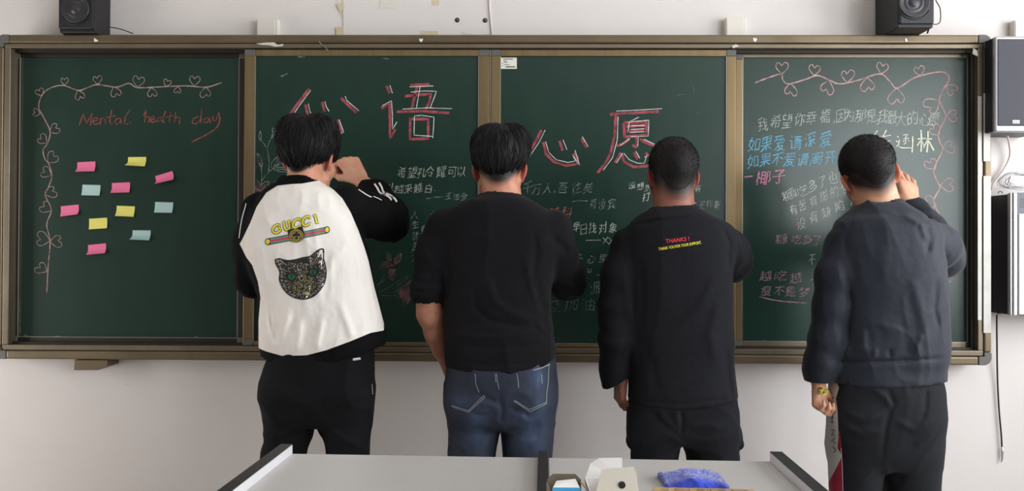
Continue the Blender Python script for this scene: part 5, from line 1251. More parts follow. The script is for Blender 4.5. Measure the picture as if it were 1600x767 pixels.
for ex, ey in eyes:
    fill_on(bv, 'cat_eye', disc(ex, ey, 6.8, 5.6), EMB, cp, .0032); fill_on(bv, 'cat_eye', [(ex + 5.6 * math.cos(a), ey + 4.2 * math.sin(a) * (1 if math.sin(a) > 0 else .9)) for a in np.linspace(0, 6.1, 18)], mat('green_glass_eye', srgb(28, 106, 56), .15, coat=1), cp, .0042, 'green cat eye')
    fill_on(bv, 'cat_pupil', disc(ex, ey, 1.6, 3.0, 10), EMB, cp, .0052)
fill_on(bv, 'cat_nose', zz([(300, 590), (325, 586), (314, 604)]), EMB, cp, .0036)
ribbon_on(bv, 'cat_mouth', [(zz([(312, 600), (312, 622)]), .9), (zz([(285, 632), (300, 640), (312, 625), (330, 636), (348, 622)]), .9)], EMB, cp, .0036)
fill_on(bv, 'cat_chin', zz([(305, 655), (330, 647), (355, 655), (350, 668), (325, 674), (308, 668)]), SEQ[2], cp, .0036)
# piping and sleeve stripes
WP = mat('white_piping', srgb(232, 230, 228), .6)
k6 = lambda l: [(500 + x / 6.394, 220 + y / 6.394) for x, y in l]
ribbon_on(bv, 'piping', [(k6([(70, 397), (150, 402), (200, 420), (240, 452)]), 1.3), (k6([(290, 443), (330, 440), (358, 455)]), 1.2), (k6([(382, 488), (430, 520), (470, 545), (512, 566)]), 1.6), (k6([(530, 558), (570, 572), (615, 595)]), 1.0)], WP, t1, .0016, 'white shoulder piping')
ribbon_on(bv, 'sleeve_stripe', [(k6([(545, 432), (572, 470), (600, 522), (660, 545), (700, 575), (712, 598)]), 2.7), (k6([(590, 422), (615, 465), (635, 515), (700, 545), (745, 580), (765, 612)]), 2.7)], WP, t1, .0018, 'white double stripe on the sleeve')
ribbon_on(bv, 'piping', [([(385, 318), (378, 345), (374, 372)], 1.2)], WP, t1, .0016)
bv = bvh_of(l1)
fill_on(bv, 'metal_tag', [(550.5, 560), (562.5, 558.2), (563, 561.8), (551, 563.4)], M['silver'], l1, .0025, 'small silver tag', cell=1.5)
ribbon_on(bv, 'zip', [([(580.5, 600), (581.5, 616)], 1.2)], M['silver'], l1, .002, 'metal zip at the side pocket')
# earring
c = P(512, 268, -.50)
b = MB(); b.tube([hO + v3(.066, .0, -.026) + v3(.004 * math.sin(a), .003 * math.sin(a), .006 * math.cos(a)) for a in np.linspace(0, 6.0, 14)], .0009, 6); b.build('earring', M['steel'], r1, smooth=True)

# ---- person in the black sweatshirt and jeans
r2 = person('person in plain black sweatshirt and blue jeans, left forearm bare, hand at the front pocket', 780)
hO = P(781, 268, -.545); shL = P(697, 356, -.60); elL = P(669, 450, -.62); wrL = P(688, 548, -.53); shR = P(862, 358, -.60); elR = P(884, 436, -.50); wrR = P(896, 424, -.26)
jm = mat('blue_denim', srgb(20, 26, 44), .8, noise=(9, .9, srgb(14, 17, 29), (1, 1, 1.6)), bump=(420, .3)); 
def denim_fade(m):
    nt = m.node_tree; N = nt.nodes; L = nt.links; bb = N['Principled BSDF']; a = N.new('ShaderNodeAttribute'); a.attribute_name = 'fade'; mx = N.new('ShaderNodeMix'); mx.data_type = 'RGBA'
    t = N.new('ShaderNodeTexNoise'); t.inputs['Scale'].default_value = 34; t.inputs['Detail'].default_value = 6; tc = N.new('ShaderNodeTexCoord'); L.new(tc.outputs['Object'], t.inputs['Vector'])
    mu = N.new('ShaderNodeMath'); mu.operation = 'MULTIPLY'; L.new(a.outputs['Fac'], mu.inputs[0]); L.new(t.outputs[0], mu.inputs[1])
    L.new(mu.outputs[0], mx.inputs[0]); L.new(bb.inputs['Base Color'].links[0].from_socket, mx.inputs[6]); mx.inputs[7].default_value = srgb(78, 100, 136); L.new(mx.outputs[2], bb.inputs['Base Color'])
denim_fade(jm)
kj = lambda l: [(680 + x / 4.795, 560 + y / 4.795) for x, y in l]
def fadef(V, pp):
    f = np.zeros(len(V))
    for (x, y, rx, ry, a) in ((745, 665, 16, 34, .5), (832, 672, 22, 30, .8), (838, 590, 12, 26, .7), (722, 628, 22, 14, .35), (842, 640, 10, 30, .5), (760, 640, 16, 8, .3)):
        f = np.maximum(f, a * np.exp(-((pp[:, 0] - x) / rx) ** 2 - ((pp[:, 1] - y) / ry) ** 2))
    return dict(fade=f + .08)
S2d = dict(root=r2, xr=(-.52, .36), zb=.98, head=(hO, headR(3, 12, 1), 1.02),
    torso=[(302, 757, 812, .062, -.585), (308, 744, 822, .080, -.59), (316, 722, 838, .095), (330, 700, 857, .110), (352, 688, 872, .122), (385, 684, 874, .130), (420, 688, 866, .130), (455, 692, 860, .130), (490, 692, 862, .132), (530, 695, 867, .138), (560, 697, 869, .136), (580, 699, 866, .128), (596, 701, 864, .122)],
    sleeves=[dict(pts=[(shL, .068), (P(680, 400, -.61), .062), (elL, .055), (P(669, 480, -.60), .049)], cuff=(P(669, 473, -.60), v3(.02, .1, -1), .075), rings=[(P(665, 452, -.62), (.1, 0, 1), .0042, .07, 165), (P(668, 405, -.62), (.2, 0, 1), .002, .06, 120)], k=.02),
             dict(pts=[(shR, .066), (P(872, 400, -.57), .062), (elR, .058), (P(893, 436, -.40), .052), (P(897, 428, -.32), .044)], extra=[(P(889, 446, -.47), (.05, .06, .04))], cuff=(P(896, 428, -.33), wrR - elR, .075), rings=[(P(888, 442, -.50), (.3, -.3, 1), .0042, .075, 165)])],
    collar=[(301, 754, 814, .066, -.58), (306, 748, 819, .074, -.585), (310, 744, 823, .080, -.59)],
    hem=[(640, 578), (698, 580), (740, 584), (790, 584), (830, 582), (850, 574), (870, 562), (900, 560)],
    neck=(P(785, 318, -.585), .062), topname='sweatshirt', topmat=cloth('black_fleece', srgb(17, 15, 18), srgb(23, 21, 25), .95, .25, 350, .35), toplabel='plain black sweatshirt',
    folds=[([(742, 440), (745, 480), (765, 500), (800, 508), (830, 510)], 6, -.008), ([(760, 430), (772, 470), (800, 490), (840, 500)], 7, .007), ([(838, 440), (842, 470), (855, 490)], 6, -.007), ([(822, 400), (830, 450), (845, 480)], 6, .006), ([(700, 520), (760, 528), (820, 522), (862, 512)], 5, .006), ([(702, 538), (770, 545), (850, 535)], 4, -.005), ([(700, 564), (760, 569), (820, 568), (866, 556)], 2.5, -.003), ([(840, 505), (850, 515), (866, 510)], 5, .008), ([(835, 360), (838, 400), (830, 440)], 6, -.005), ([(860, 370), (880, 385), (890, 400)], 5, -.006), ([(700, 370), (706, 430), (700, 470)], 5, -.005)],
    noise=((.004, (8, 8, 4)),),
    hip=[(530, 708, 858, .112), (555, 702, 865, .116), (575, 698, 868, .125), (600, 697, 869, .128), (625, 699, 865, .126), (650, 701, 864, .115), (664, 701, 864, .09)],
    legL=[(600, 698, 780, .08), (640, 701, 786, .098), (664, 701, 781.5, .096), (690, 701, 777, .094), (715, 700, 773, .090), (780, 702, 768, .082), (850, 706, 764, .070), (950, 712, 760, .062), (1034, 714, 760, .060)],
    legR=[(600, 782, 868, .08), (640, 778, 864, .098), (664, 782, 864, .096), (690, 784.5, 864, .094), (715, 786.5, 863, .090), (780, 790, 860, .082), (850, 794, 856, .070), (950, 798, 852, .062), (1034, 800, 850, .060)],
    hipblobs=[(P(738, 628, -.648), (.088, .080, .078), .03), (P(825, 628, -.648), (.088, .080, .078), .03)],
    legfolds=[(kj([(480, 250), (500, 380), (487, 500)]), 4, -.006), (kj([(300, 260), (380, 290), (470, 330)]), 4, -.005), (kj([(560, 370), (640, 400), (720, 430)]), 4, -.005), (kj([(250, 410), (360, 425), (460, 400)]), 3.5, -.005), (kj([(330, 350), (400, 345), (470, 370)]), 4, .005), (kj([(100, 300), (200, 330)]), 5, .004), (kj([(180, 620), (215, 700)]), 5, .005), (kj([(620, 450), (700, 470), (800, 440)]), 6, .005)],
    legname='jeans', legmat=jm, leglabel='dark blue denim jeans, faded at the back of the thighs', legattr=fadef,
    skin=SK2, arms=[dict(pts=[(shL, .05), (elL, .046), (P(673, 490, -.59), .044), (P(681, 520, -.56), .036), (wrL, .028)], hand=dict(wrist=wrL + v3(.004, .008, -.01), dirn=P(704, 590, -.475) - wrL, palm=v3(.9, .1, 0), thumb_side=-1, curl=(12, 15, 10), s=1.0)),
                    dict(pts=[(shR, .05), (elR, .044), (wrR, .030)], hand=dict(wrist=wrR, dirn=v3(.02, .9, .35), palm=v3(-.6, .2, -.7), thumb_side=-1, curls=[(45, 55, 30), (50, 60, 30), (50, 65, 35), (55, 70, 35)], s=.9, thumb_curl=.7))],
    hair=dict(thick=.020, lobes=[((-.032, -.02, .095), (.062, .080, .052)), ((.045, -.01, .102), (.056, .080, .054)), ((0, -.072, .045), (.074, .052, .062))], hl_shift=.006, strands=1300, mat_=HAIR, seed=9, slen=(.03, .055)), fade=.020, hl=.0, shoem=M['shoe'])
t2, l2, b2 = build_person(S2d)
bv = bvh_of(l2)
ST = mat('pale_denim_stitching', srgb(168, 172, 170), .8)
def stitch(lines, w=.7, dash=True):
    out = []
    for l in lines:
        l = [np.array(p) for p in l]
        for a, c in zip(l[:-1], l[1:]):
            n = max(1, int(np.hypot(*(c - a)) / 2.4))
            for k in range(n): out.append(([tuple(a + (c - a) * k / n), tuple(a + (c - a) * (k + .78) / n)], w))
    return out
ribbon_on(bv, 'pocket_stitching', stitch([kj([(300, 115), (305, 190), (330, 255)]), kj([(125, 360), (250, 402), (375, 290)]), kj([(122, 350), (250, 390), (362, 280)]), kj([(362, 275), (375, 290)])]), ST, l2, .0012, 'pale double stitching of the left back pocket', smoothc=False)
ribbon_on(bv, 'pocket_stitching', stitch([kj([(612, 115), (620, 160), (625, 220)]), kj([(590, 318), (710, 398), (832, 340)]), kj([(595, 312), (705, 382), (832, 328)]), kj([(850, 50), (845, 180), (835, 250), (832, 340)]), kj([(795, 120), (800, 190)])]), ST, l2, .0012, 'pale double stitching of the right back pocket', smoothc=False)
ribbon_on(bv, 'seam_stitching', stitch([kj([(460, 115), (468, 180), (480, 235)]), kj([(448, 115), (456, 180)]), kj([(735, 92), (860, 45)]), kj([(735, 84), (800, 70), (858, 36)])]), ST, l2, .0012, smoothc=False)

# ---- person in the black overshirt
r3 = person('person in black overshirt with a small red and yellow print on the back', 1060)
hO = P(1051, 279, -.545); shL = P(985, 385, -.60); elL = P(962, 480, -.62); wrL = P(969, 585, -.60); shR = P(1118, 376, -.60); elR = P(1143, 400, -.47); wrR = P(1128, 372, -.26)
S3d = dict(root=r3, xr=(.06, .94), zb=.80, head=(hO, headR(-1, 10, 0), .965),
    torso=[(320, 1028, 1084, .062, -.585), (328, 1014, 1094, .080, -.588), (336, 998, 1108, .095, -.592), (348, 985, 1130, .106), (364, 974, 1144, .118), (390, 970, 1146, .126), (420, 972, 1143, .128), (455, 975, 1142, .128), (490, 977, 1142, .128), (530, 980, 1143, .130), (570, 982, 1145, .132), (605, 984, 1149, .138), (632, 983, 1151, .140), (650, 983, 1152, .140)],
    sleeves=[dict(pts=[(shL, .062), (P(968, 430, -.62), .056), (elL, .054), (P(962, 530, -.62), .052), (P(962, 575, -.60), .047), (P(963, 606, -.60), .043)], cuff=(P(962, 594, -.60), v3(.55, .1, -1), .085), rings=[(P(952, 510, -.62), (0, 0, 1), .003, .09, 100)], k=.014),
             dict(pts=[(shR, .064), (P(1137, 392, -.54), .064), (P(1144, 404, -.47), .066), (P(1142, 395, -.36), .052), (P(1130, 376, -.28), .044)], extra=[(P(1141, 418, -.48), (.058, .06, .052))], cuff=(P(1131, 377, -.29), wrR - elR, .08), rings=[(P(1145, 410, -.5), (.6, 0, 1), .003, .08, 120)])],
    collar=[(315.5, 1032, 1080, .064, -.572), (324, 1020, 1090, .074, -.578), (333, 1008, 1099, .086, -.586), (344, 992, 1116, .100, -.592)],
    hem=[(900, 628), (984, 634), (1020, 637), (1060, 638), (1100, 635), (1150, 629), (1180, 628)],
    neck=(P(1053, 330, -.58), .063), topname='overshirt', topmat=cloth('black_twill', srgb(19, 19, 24), srgb(25, 25, 30), .8, .15, 600, .3), toplabel='loose black overshirt',
    folds=[([(992, 352), (1020, 345), (1060, 341), (1108, 339)], 1.8, -.007), ([(996, 346), (1022, 339), (1060, 335), (1102, 333)], 3.0, .004), ([(975, 420), (985, 500), (990, 580)], 7, .006), ([(1130, 460), (1110, 520), (1120, 580)], 9, .005), ([(1125, 420), (1095, 480), (1040, 530)], 8, .004), ([(1005, 520), (1020, 580), (1030, 625)], 8, -.004), ([(1000, 400), (1005, 470), (1000, 530)], 6, -.004), ([(1135, 540), (1138, 590), (1146, 625)], 5, -.005), ([(990, 626), (1060, 631), (1145, 622)], 2, -.003), ([(1128, 352), (1140, 380), (1138, 430)], 4, -.006)],
    noise=((.0035, (8, 8, 2.6)),),
    hip=[(580, 992, 1138, .112), (605, 989, 1144, .116), (630, 984, 1149, .123), (650, 983, 1151, .124), (670, 984, 1151, .118), (686, 985, 1151, .09)],
    legL=[(640, 986, 1050, .08), (668, 984, 1070, .098), (686, 985, 1063, .098), (702, 986, 1061, .094), (720, 986, 1059, .092), (790, 990, 1054, .085), (860, 994, 1050, .076), (960, 998, 1046, .066), (1034, 998, 1046, .066)],
    legR=[(640, 1080, 1150, .08), (668, 1060, 1151, .098), (686, 1064, 1151, .098), (702, 1068, 1152, .094), (720, 1073, 1153, .092), (790, 1078, 1150, .085), (860, 1084, 1146, .076), (960, 1088, 1142, .066), (1034, 1088, 1140, .066)],
    hipblobs=[(P(1022, 672, -.645), (.082, .078, .070), .03), (P(1106, 672, -.645), (.082, .078, .070), .03), (P(1150, 690, -.58), (.016, .06, .020), .003), (P(1149, 676, -.58), (.012, .055, .034), .006), (P(985, 689, -.58), (.014, .06, .018), .003), (P(986, 676, -.58), (.010, .055, .032), .006)],
    legfolds=[([(1064, 685), (1040, 665), (1015, 640)], 5, -.006), ([(1064, 640), (1066, 660), (1064, 682)], 3, -.005), ([(1056, 640), (1060, 665)], 5, .006), ([(1030, 640), (1035, 655), (1050, 672)], 5, .005), ([(1075, 668), (1100, 664), (1130, 668)], 5, .005), ([(1000, 690), (1004, 705)], 4, .004), ([(1080, 680), (1110, 682), (1140, 672)], 4, -.004)],
    legname='cargo_trousers', legmat=cloth('black_cargo_cloth', srgb(21, 21, 25), srgb(28, 28, 33), sheen=.1), leglabel='black cargo trousers with side pocket flaps',
    skin=SK3, arms=[dict(pts=[(shL, .046), (elL, .040), (P(965, 540, -.61), .036), (wrL, .027)], hand=dict(wrist=P(969, 588, -.60), dirn=P(968, 625, -.595) - P(969, 588, -.60), palm=v3(1, .25, 0), thumb_side=-1, curls=[(30, 42, 30), (34, 45, 30), (38, 48, 30), (42, 50, 30)], s=.86, thumb_curl=.0)),
                    dict(pts=[(shR, .046), (elR, .040), (wrR, .028)], hand=dict(wrist=wrR, dirn=v3(-.05, .9, .3), palm=v3(-.6, .2, -.7), thumb_side=-1, curls=[(45, 55, 30), (50, 60, 30), (50, 65, 35), (55, 70, 35)], s=.9, thumb_curl=.7))],
    hair=dict(thick=.013, lobes=[], hl_shift=-.004, strands=0, mat_=HAIRB, seed=2, buzz=True), fade=.042, hl=-.014, shoem=M['shoe'])
t3, l3, b3 = build_person(S3d)
bv = bvh_of(t3)
text_on(bv, 'lettering', 'THANKS !', mat('red_print', srgb(214, 44, 52), .6), t3, (1040.2, 380.2), (36.5, -4.3), (-.4, -6.2), .0014, .012, 'red printed words')
text_on(bv, 'lettering', 'THANK YOU FOR YOUR SUPPORT.', mat('yellow_print', srgb(226, 216, 60), .6), t3, (1029.2, 391.4), (66.5, -10.6), (-.5, -4.3), .0014, .014, 'small yellow printed words')

# ---- person in the navy jacket
r4 = person('person in dark navy jacket leaning the head to the left, hand raised beside the ear', 1375)
hO = P(1359, 278, -.545); shL = P(1322, 385, -.60); elL = P(1300, 480, -.62); wrL = P(1279, 592, -.62); shR = P(1438, 372, -.595); elR = P(1478, 396, -.43); wrR = P(1424, 324, -.26)
fa4 = (wrR - elR) / np.linalg.norm(wrR - elR)
pan = cloth('black_track_cloth', srgb(27, 28, 32), srgb(34, 35, 39), .8, .15, 500, .2)
attr_mask(pan, 'print_red', srgb(150, 38, 62)); attr_mask(pan, 'print_grey', srgb(186, 180, 180))
grey_poly = [(1280, 600), (1308, 598), (1311, 606), (1306, 622), (1308.5, 640), (1310, 676), (1309, 700), (1312, 706), (1316, 712), (1310, 724), (1303, 738), (1298, 747), (1290, 760), (1285, 700)]
red_poly = [(1311, 668), (1314.5, 690), (1316, 712), (1317, 740), (1317, 800), (1318, 900), (1316, 1030), (1280, 1036), (1280, 745), (1298, 747), (1303, 735), (1309, 722), (1314, 713), (1311.5, 700), (1309.5, 685)]
S4d = dict(root=r4, xr=(.72, 1.64), zb=.86, head=(hO, headR(12, 14, -13), 1.02),
    torso=[(316, 1346, 1412, .066, -.575), (324, 1336, 1420, .080, -.58), (334, 1324, 1436, .094, -.585), (348, 1310, 1450, .108), (370, 1304, 1458, .120), (400, 1302, 1464, .128), (430, 1304, 1468, .130), (470, 1306, 1473, .130), (510, 1304, 1475, .132), (540, 1301, 1475, .135), (560, 1299, 1473, .134), (575, 1297, 1469, .130), (605, 1297, 1468, .130)],
    sleeves=[dict(pts=[(shL, .066), (P(1306, 430, -.62), .062), (elL, .056), (P(1294, 530, -.62), .055), (P(1284, 568, -.62), .048), (P(1280, 578, -.62), .036), (P(1279, 605, -.62), .034)], cuff=(P(1279, 599, -.62), v3(-.02, .0, -1), .075), rings=[(P(1285, 545, -.62), (.5, 0, 1), .002, .06, 100), (P(1300, 400, -.62), (.7, 0, 1), .002, .04, 110)], k=.012),
             dict(pts=[(shR, .068), (P(1462, 385, -.52), .066), (elR, .062), (P(1452, 358, -.34), .052), (P(1430, 333, -.28), .044), (P(1420, 322, -.26), .040)], extra=[(P(1484, 403, -.45), (.050, .055, .048)), (P(1476, 410, -.47), (.045, .05, .05))], cuff=(P(1421, 324, -.265), fa4, .08), rings=[(P(1470, 385, -.47), shR - elR, .005, .08, 130), (P(1440, 345, -.35), (.3, .3, 1), .003, .05, 150)])],
    collar=[(308, 1352, 1406, .064, -.562), (318, 1346, 1412, .070, -.568), (330, 1338, 1418, .082, -.575)],
    hem=[(1240, 604), (1298, 604), (1340, 605), (1400, 604), (1467, 600), (1500, 600)],
    neck=(P(1376, 326, -.57), .060), topname='jacket', topmat=mat('navy_windbreaker', srgb(29, 33, 46), .66, spec=.3, noise=(6, .6, srgb(25, 28, 39)), bump=(500, .1), sheen=.1), toplabel='dark navy jacket with ribbed hem band',
    folds=[([(1298, 563), (1340, 565), (1400, 564), (1475, 560)], 2.6, -.008), ([(1335, 335), (1322, 370), (1320, 400)], 4, -.004), ([(1408, 332), (1440, 350), (1452, 380)], 5, .007), ([(1420, 336), (1458, 344)], 4, -.007), ([(1318, 410), (1330, 470), (1324, 540)], 6, -.006), ([(1340, 400), (1350, 450)], 6, .003), ([(1425, 430), (1440, 490), (1450, 550)], 9, .006), ([(1445, 350), (1452, 372), (1448, 400)], 5, -.006), ([(1410, 500), (1418, 530), (1415, 558)], 7, -.005), ([(1440, 520), (1432, 556)], 5, .006), ([(1350, 510), (1345, 556)], 7, .005), ([(1380, 380), (1384, 440)], 10, .003), ([(1465, 430), (1460, 480), (1468, 520)], 5, -.005), ([(1368, 545), (1366, 560)], 4, .005), ([(1390, 545), (1392, 560)], 4, -.005), ([(1327, 540), (1322, 560)], 4, .005)],
    noise=((.0045, (8, 8, 3)), (.0018, (20, 20, 8))),
    hip=[(560, 1308, 1460, .110), (585, 1303, 1463, .114), (604, 1300, 1467, .122), (630, 1298, 1469, .126), (660, 1297, 1468, .128), (700, 1297, 1466, .118), (727, 1299, 1464, .09)],
    legL=[(640, 1298, 1375, .08), (690, 1298, 1382, .100), (727, 1299, 1375.5, .100), (767, 1301, 1368, .094), (830, 1305, 1364, .085), (900, 1310, 1362, .076), (980, 1314, 1362, .068), (1034, 1316, 1362, .066)],
    legR=[(640, 1380, 1468, .08), (690, 1370, 1466, .100), (727, 1375.5, 1464, .100), (767, 1384, 1461, .094), (830, 1390, 1458, .085), (900, 1394, 1454, .076), (980, 1398, 1450, .068), (1034, 1400, 1448, .066)],
    hipblobs=[(P(1342, 655, -.65), (.088, .082, .085), .03), (P(1424, 655, -.65), (.088, .082, .085), .03)],
    legfolds=[([(1384, 600), (1396, 630), (1386, 660), (1376, 727)], 4, -.006), ([(1360, 606), (1385, 622), (1394, 640)], 5, .006), ([(1315, 640), (1350, 655), (1382, 645)], 3.5, .004), ([(1312, 652), (1345, 667), (1380, 660)], 3.5, -.004), ([(1315, 665), (1345, 678), (1378, 672)], 3.5, .004), ([(1318, 682), (1350, 690), (1380, 682)], 3.5, -.003), ([(1395, 655), (1430, 672), (1460, 655)], 5, .005), ([(1448, 600), (1446, 640), (1438, 660)], 4, -.005), ([(1430, 700), (1460, 675)], 6, .004), ([(1340, 760), (1368, 730)], 6, .004), ([(1400, 760), (1382, 730)], 6, .004)],
    legmasks=dict(print_grey=grey_poly, print_red=red_poly), legname='track_trousers', legmat=pan, leglabel='charcoal track trousers with a grey and red printed side panel',
    skin=SK4, arms=[dict(pts=[(shL, .05), (elL, .042), (wrL, .028)], hand=dict(wrist=P(1279, 602, -.62), dirn=v3(-.02, -.15, -1), palm=v3(.55, -.85, 0), thumb_side=-1, curls=[(62, 78, 40), (60, 80, 40), (58, 80, 42), (60, 80, 42)], s=.80, thumb_curl=.9)),
                    dict(pts=[(shR, .05), (elR, .042), (P(1440, 345, -.31), .036), (wrR, .029)], hand=dict(wrist=wrR, dirn=P(1417, 286, -.22) - wrR, palm=v3(-.25, 1, .1), thumb_side=1, curls=[(16, 24, 20), (12, 24, 22), (14, 28, 24), (12, 26, 22)], s=1.10, spread=.26, thumb_curl=.8))],
    hair=dict(thick=.012, lobes=[], hl_shift=-.002, strands=0, mat_=HAIRB, seed=4, buzz=True), fade=.034, hl=-.012, shoem=M['shoew'])
t4, l4, b4 = build_person(S4d)
bv = bvh_of(l4)
INK = M['ink']; w7 = lambda l: [(1290 + x / 4.1, 580 + y / 4.1) for x, y in l]
ribbon_on(bv, 'lettering', [(w7(l), .9) for l in ([(30, 155), (56, 170), (32, 185), (56, 200), (32, 212)], [(26, 232), (58, 268)], [(56, 234), (28, 270)], [(32, 290), (54, 294)], [(32, 326), (56, 328)], [(43, 292), (44, 327)],
    [(36, 374), (62, 376), (38, 408), (64, 410)], [(62, 426), (40, 446), (68, 462)], [(44, 484), (70, 500), (54, 522)])], INK, l4, .0014, 'dark angular letters running down the printed panel', smoothc=False)
ribbon_on(bv, 'piping', [([(1314.5, 700), (1316.5, 730), (1317.5, 767), (1318, 830)], .7)], WP, l4, .0014)
# rolled pad of yellow notes in the left hand
cc = P(1284.5, 610.5, -.665); b = MB(); sp = []
for th in np.linspace(0, 4.6 * math.pi, 40):
    rad = .004 + .0006 * th; sp.append((cc[0] + rad * math.cos(th), cc[2] + rad * .95 * math.sin(th)))
vs = []
for (x, z) in sp: vs += [(x - .001, cc[1] - .020, z), (x + .002, cc[1] + .022, z - .003)]
b.add(vs, [(2 * i, 2 * i + 1, 2 * i + 3, 2 * i + 2) for i in range(len(sp) - 1)])
pr = b.build('paper_roll', M['paper_y'], smooth=True)
mod = pr.modifiers.new('thickness', 'SOLIDIFY'); mod.thickness = .0006
tag(pr, 'small yellow paper roll held in the left hand of the person in the navy jacket', 'paper roll')
# ------------------------------------------------------------------ teacher's desk in the foreground
ZD = 1.010
pL, pR = H(457, 708.5, ZD), H(1202.5, 720.5, ZD)          # back inner corners
ax = (pR - pL)[:2]; Wd = float(np.hypot(*ax)); ax = ax / Wd; ay = np.array([ax[1], -ax[0]])     # ay points towards the camera
org = pL[:2]
def Dk(u, v, z): q = org + ax * u + ay * v; return (q[0], q[1], z)
DS = empty('desk', Dk(Wd / 2, .35, 0), 'grey topped teaching desk with black edged side rails in the foreground', 'desk')
def dbox(name, u0, u1, v0, v1, z0, z1, m, bev=.0015, par=None):
    b = MB(); b.prism([Dk(u0, v0, z0), Dk(u1, v0, z0), Dk(u1, v1, z0), Dk(u0, v1, z0)], (0, 0, z1 - z0)); return b.build(name, m, par or DS, bevel=bev)
def du(px, py): q = H(px, py, ZD)[:2] - org; return float(q @ ax), float(q @ ay)
uc = du(849, 712)[0]; DV = .68
dbox('top_panel', 0, uc - .009, 0, DV, ZD - .018, ZD, M['laminate'])
dbox('top_panel', uc + .009, Wd, 0, DV, ZD - .018, ZD, M['laminate'])
hr = .0165
dbox('side_rail', -.0225, 0, -.001, DV, ZD - .05, ZD + hr, M['alu']); dbox('rail_cap', -.0225, -.0005, -.0012, DV, ZD + hr, ZD + hr + .0012, M['blackrail'], .0004)
dbox('side_rail', Wd, Wd + .0225, -.001, DV, ZD - .05, ZD + hr, M['alu']); dbox('rail_cap', Wd + .0005, Wd + .0225, -.0012, DV, ZD + hr, ZD + hr + .0012, M['blackrail'], .0004)
dbox('side_rail', uc - .0085, uc + .0085, -.001, DV, ZD - .03, ZD + hr - .004, M['blackrail'])
b = MB(); c = Dk(uc + .0095, .17, ZD + .005); b.lathe(c, (ax[0], ax[1], 0), [(.0035, -.001), (.0035, .001), (.0015, .002)], 10); b.build('screw', M['silver'], DS)
dbox('back_panel', .0, Wd, .002, .02, .06, ZD - .019, M['laminate']); dbox('side_panel', -.018, .0, .002, DV - .02, .0, ZD - .052, M['laminate']); dbox('side_panel', Wd, Wd + .018, .002, DV - .02, .0, ZD - .052, M['laminate'])
dbox('door', .004, Wd / 2 - .002, DV - .04, DV - .02, .06, ZD - .03, M['laminate']); dbox('door', Wd / 2 + .002, Wd - .004, DV - .04, DV - .02, .06, ZD - .03, M['laminate'])
# open chalk boxes and the eraser
def thinwall(par, name, a, c, z0, z1, m, th=.0012, rnd=0):
    """card wall between plan points a and c"""
    a, c = np.array(a, float), np.array(c, float); d_ = (c - a) / np.linalg.norm(c - a); n = np.array([d_[1], -d_[0]]) * th
    pts = [(a[0], a[1], z0), (c[0], c[1], z0), (c[0], c[1], z1 - rnd), (c[0] - d_[0] * rnd, c[1] - d_[1] * rnd, z1), (a[0] + d_[0] * rnd, a[1] + d_[1] * rnd, z1), (a[0], a[1], z1 - rnd)]
    if rnd == 0: pts = [pts[0], pts[1], (c[0], c[1], z1), (a[0], a[1], z1)]
    b = MB(); b.prism(pts, (n[0], n[1], 0)); return b.build(name, m, par)
def quad3(par, name, pts, m, th=.0012):
    p = [np.array(q, float) for q in pts]; n = np.cross(p[1] - p[0], p[2] - p[0]); n = n / np.linalg.norm(n) * th; b = MB(); b.prism(p, n); return b.build(name, m, par, bevel=0)
# brown and blue carton
yb, yf = -2.00, -2.058
A, B_, Cc, D_ = P(859, 745, yb), P(904, 744, yb), P(908, 765, yf), P(857, 765, yf)
A2, B2_ = P(855, 748, yb), P(908, 748, yb)
bx = empty('chalk_box', ((A2[0] + B2_[0]) / 2, (yb + yf) / 2, ZD), 'small open carton, brown inside and bright blue in front, beside the centre rail', 'box')
zt1 = P(880, 740, yb)[2]; zt2 = P(880, 757.5, yf)[2]
xa, xb = A2[0], B2_[0]; xa2, xb2 = P(863, 765, yf)[0], P(907, 765, yf)[0]
thinwall(bx, 'back_wall', (xa, yb), (xb, yb), ZD + .0005, zt1, M['card'], rnd=.008)
thinwall(bx, 'side_wall', (xa, yb), (xa2, yf), ZD + .0005, zt1 - .012, M['card']); thinwall(bx, 'side_wall', (xb, yb), (xb2, yf), ZD + .0005, zt1 - .014, M['card'])
o = thinwall(bx, 'front_wall', (xa2, yf), (xb2, yf), ZD + .0005, zt2 - .004, M['cardblue']); o['label'] = 'bright blue front'
quad3(bx, 'front_flap', [(xa2 + .001, yf, zt2 - .004), (xb2 - .001, yf, zt2 - .004), (xb2 - .006, yf + .012, zt2 + .004), (xa2 + .006, yf + .012, zt2 + .001)], M['cardw'])
quad3(bx, 'bottom', [(xa, yb, ZD + .0006), (xb, yb, ZD + .0006), (xb2, yf, ZD + .0006), (xa2, yf, ZD + .0006)], M['card'])
# white carton with tall flaps
yb, yf = -1.97, -2.07
L0, L1, L2_, L3 = P(922.5, 719, yb), P(972.5, 716, yb), P(972.5, 745, yb), P(914, 748, yb)
bx = empty('chalk_box', ((L3[0] + L2_[0]) / 2, (yb + yf) / 2, ZD), 'open white carton with tall raised flaps and a black oval hole in the cream one', 'box')
zm = L3[2]
quad3(bx, 'back_flap', [(L3[0], yb, zm), (L2_[0], yb, zm), (L1[0], yb + .004, L1[2]), (L0[0] + .012, yb + .004, L1[2] - .001), (L0[0], yb + .004, L0[2] - .006)], M['cardw'])
thinwall(bx, 'back_wall', (L3[0], yb), (L2_[0] + .02, yb), ZD + .0005, zm, M['cardw'])
f0, f1, f2, f3 = P(941, 735, yf), P(991.5, 731, yf), P(998, 768, yf), P(931, 768, yf)
o = quad3(bx, 'front_flap', [(f3[0], yf, f3[2]), (f2[0], yf, f2[2]), (f1[0], yf + .006, f1[2]), (f0[0], yf + .006, f0[2])], M['cardc']); o['label'] = 'cream front flap with a black oval hole'
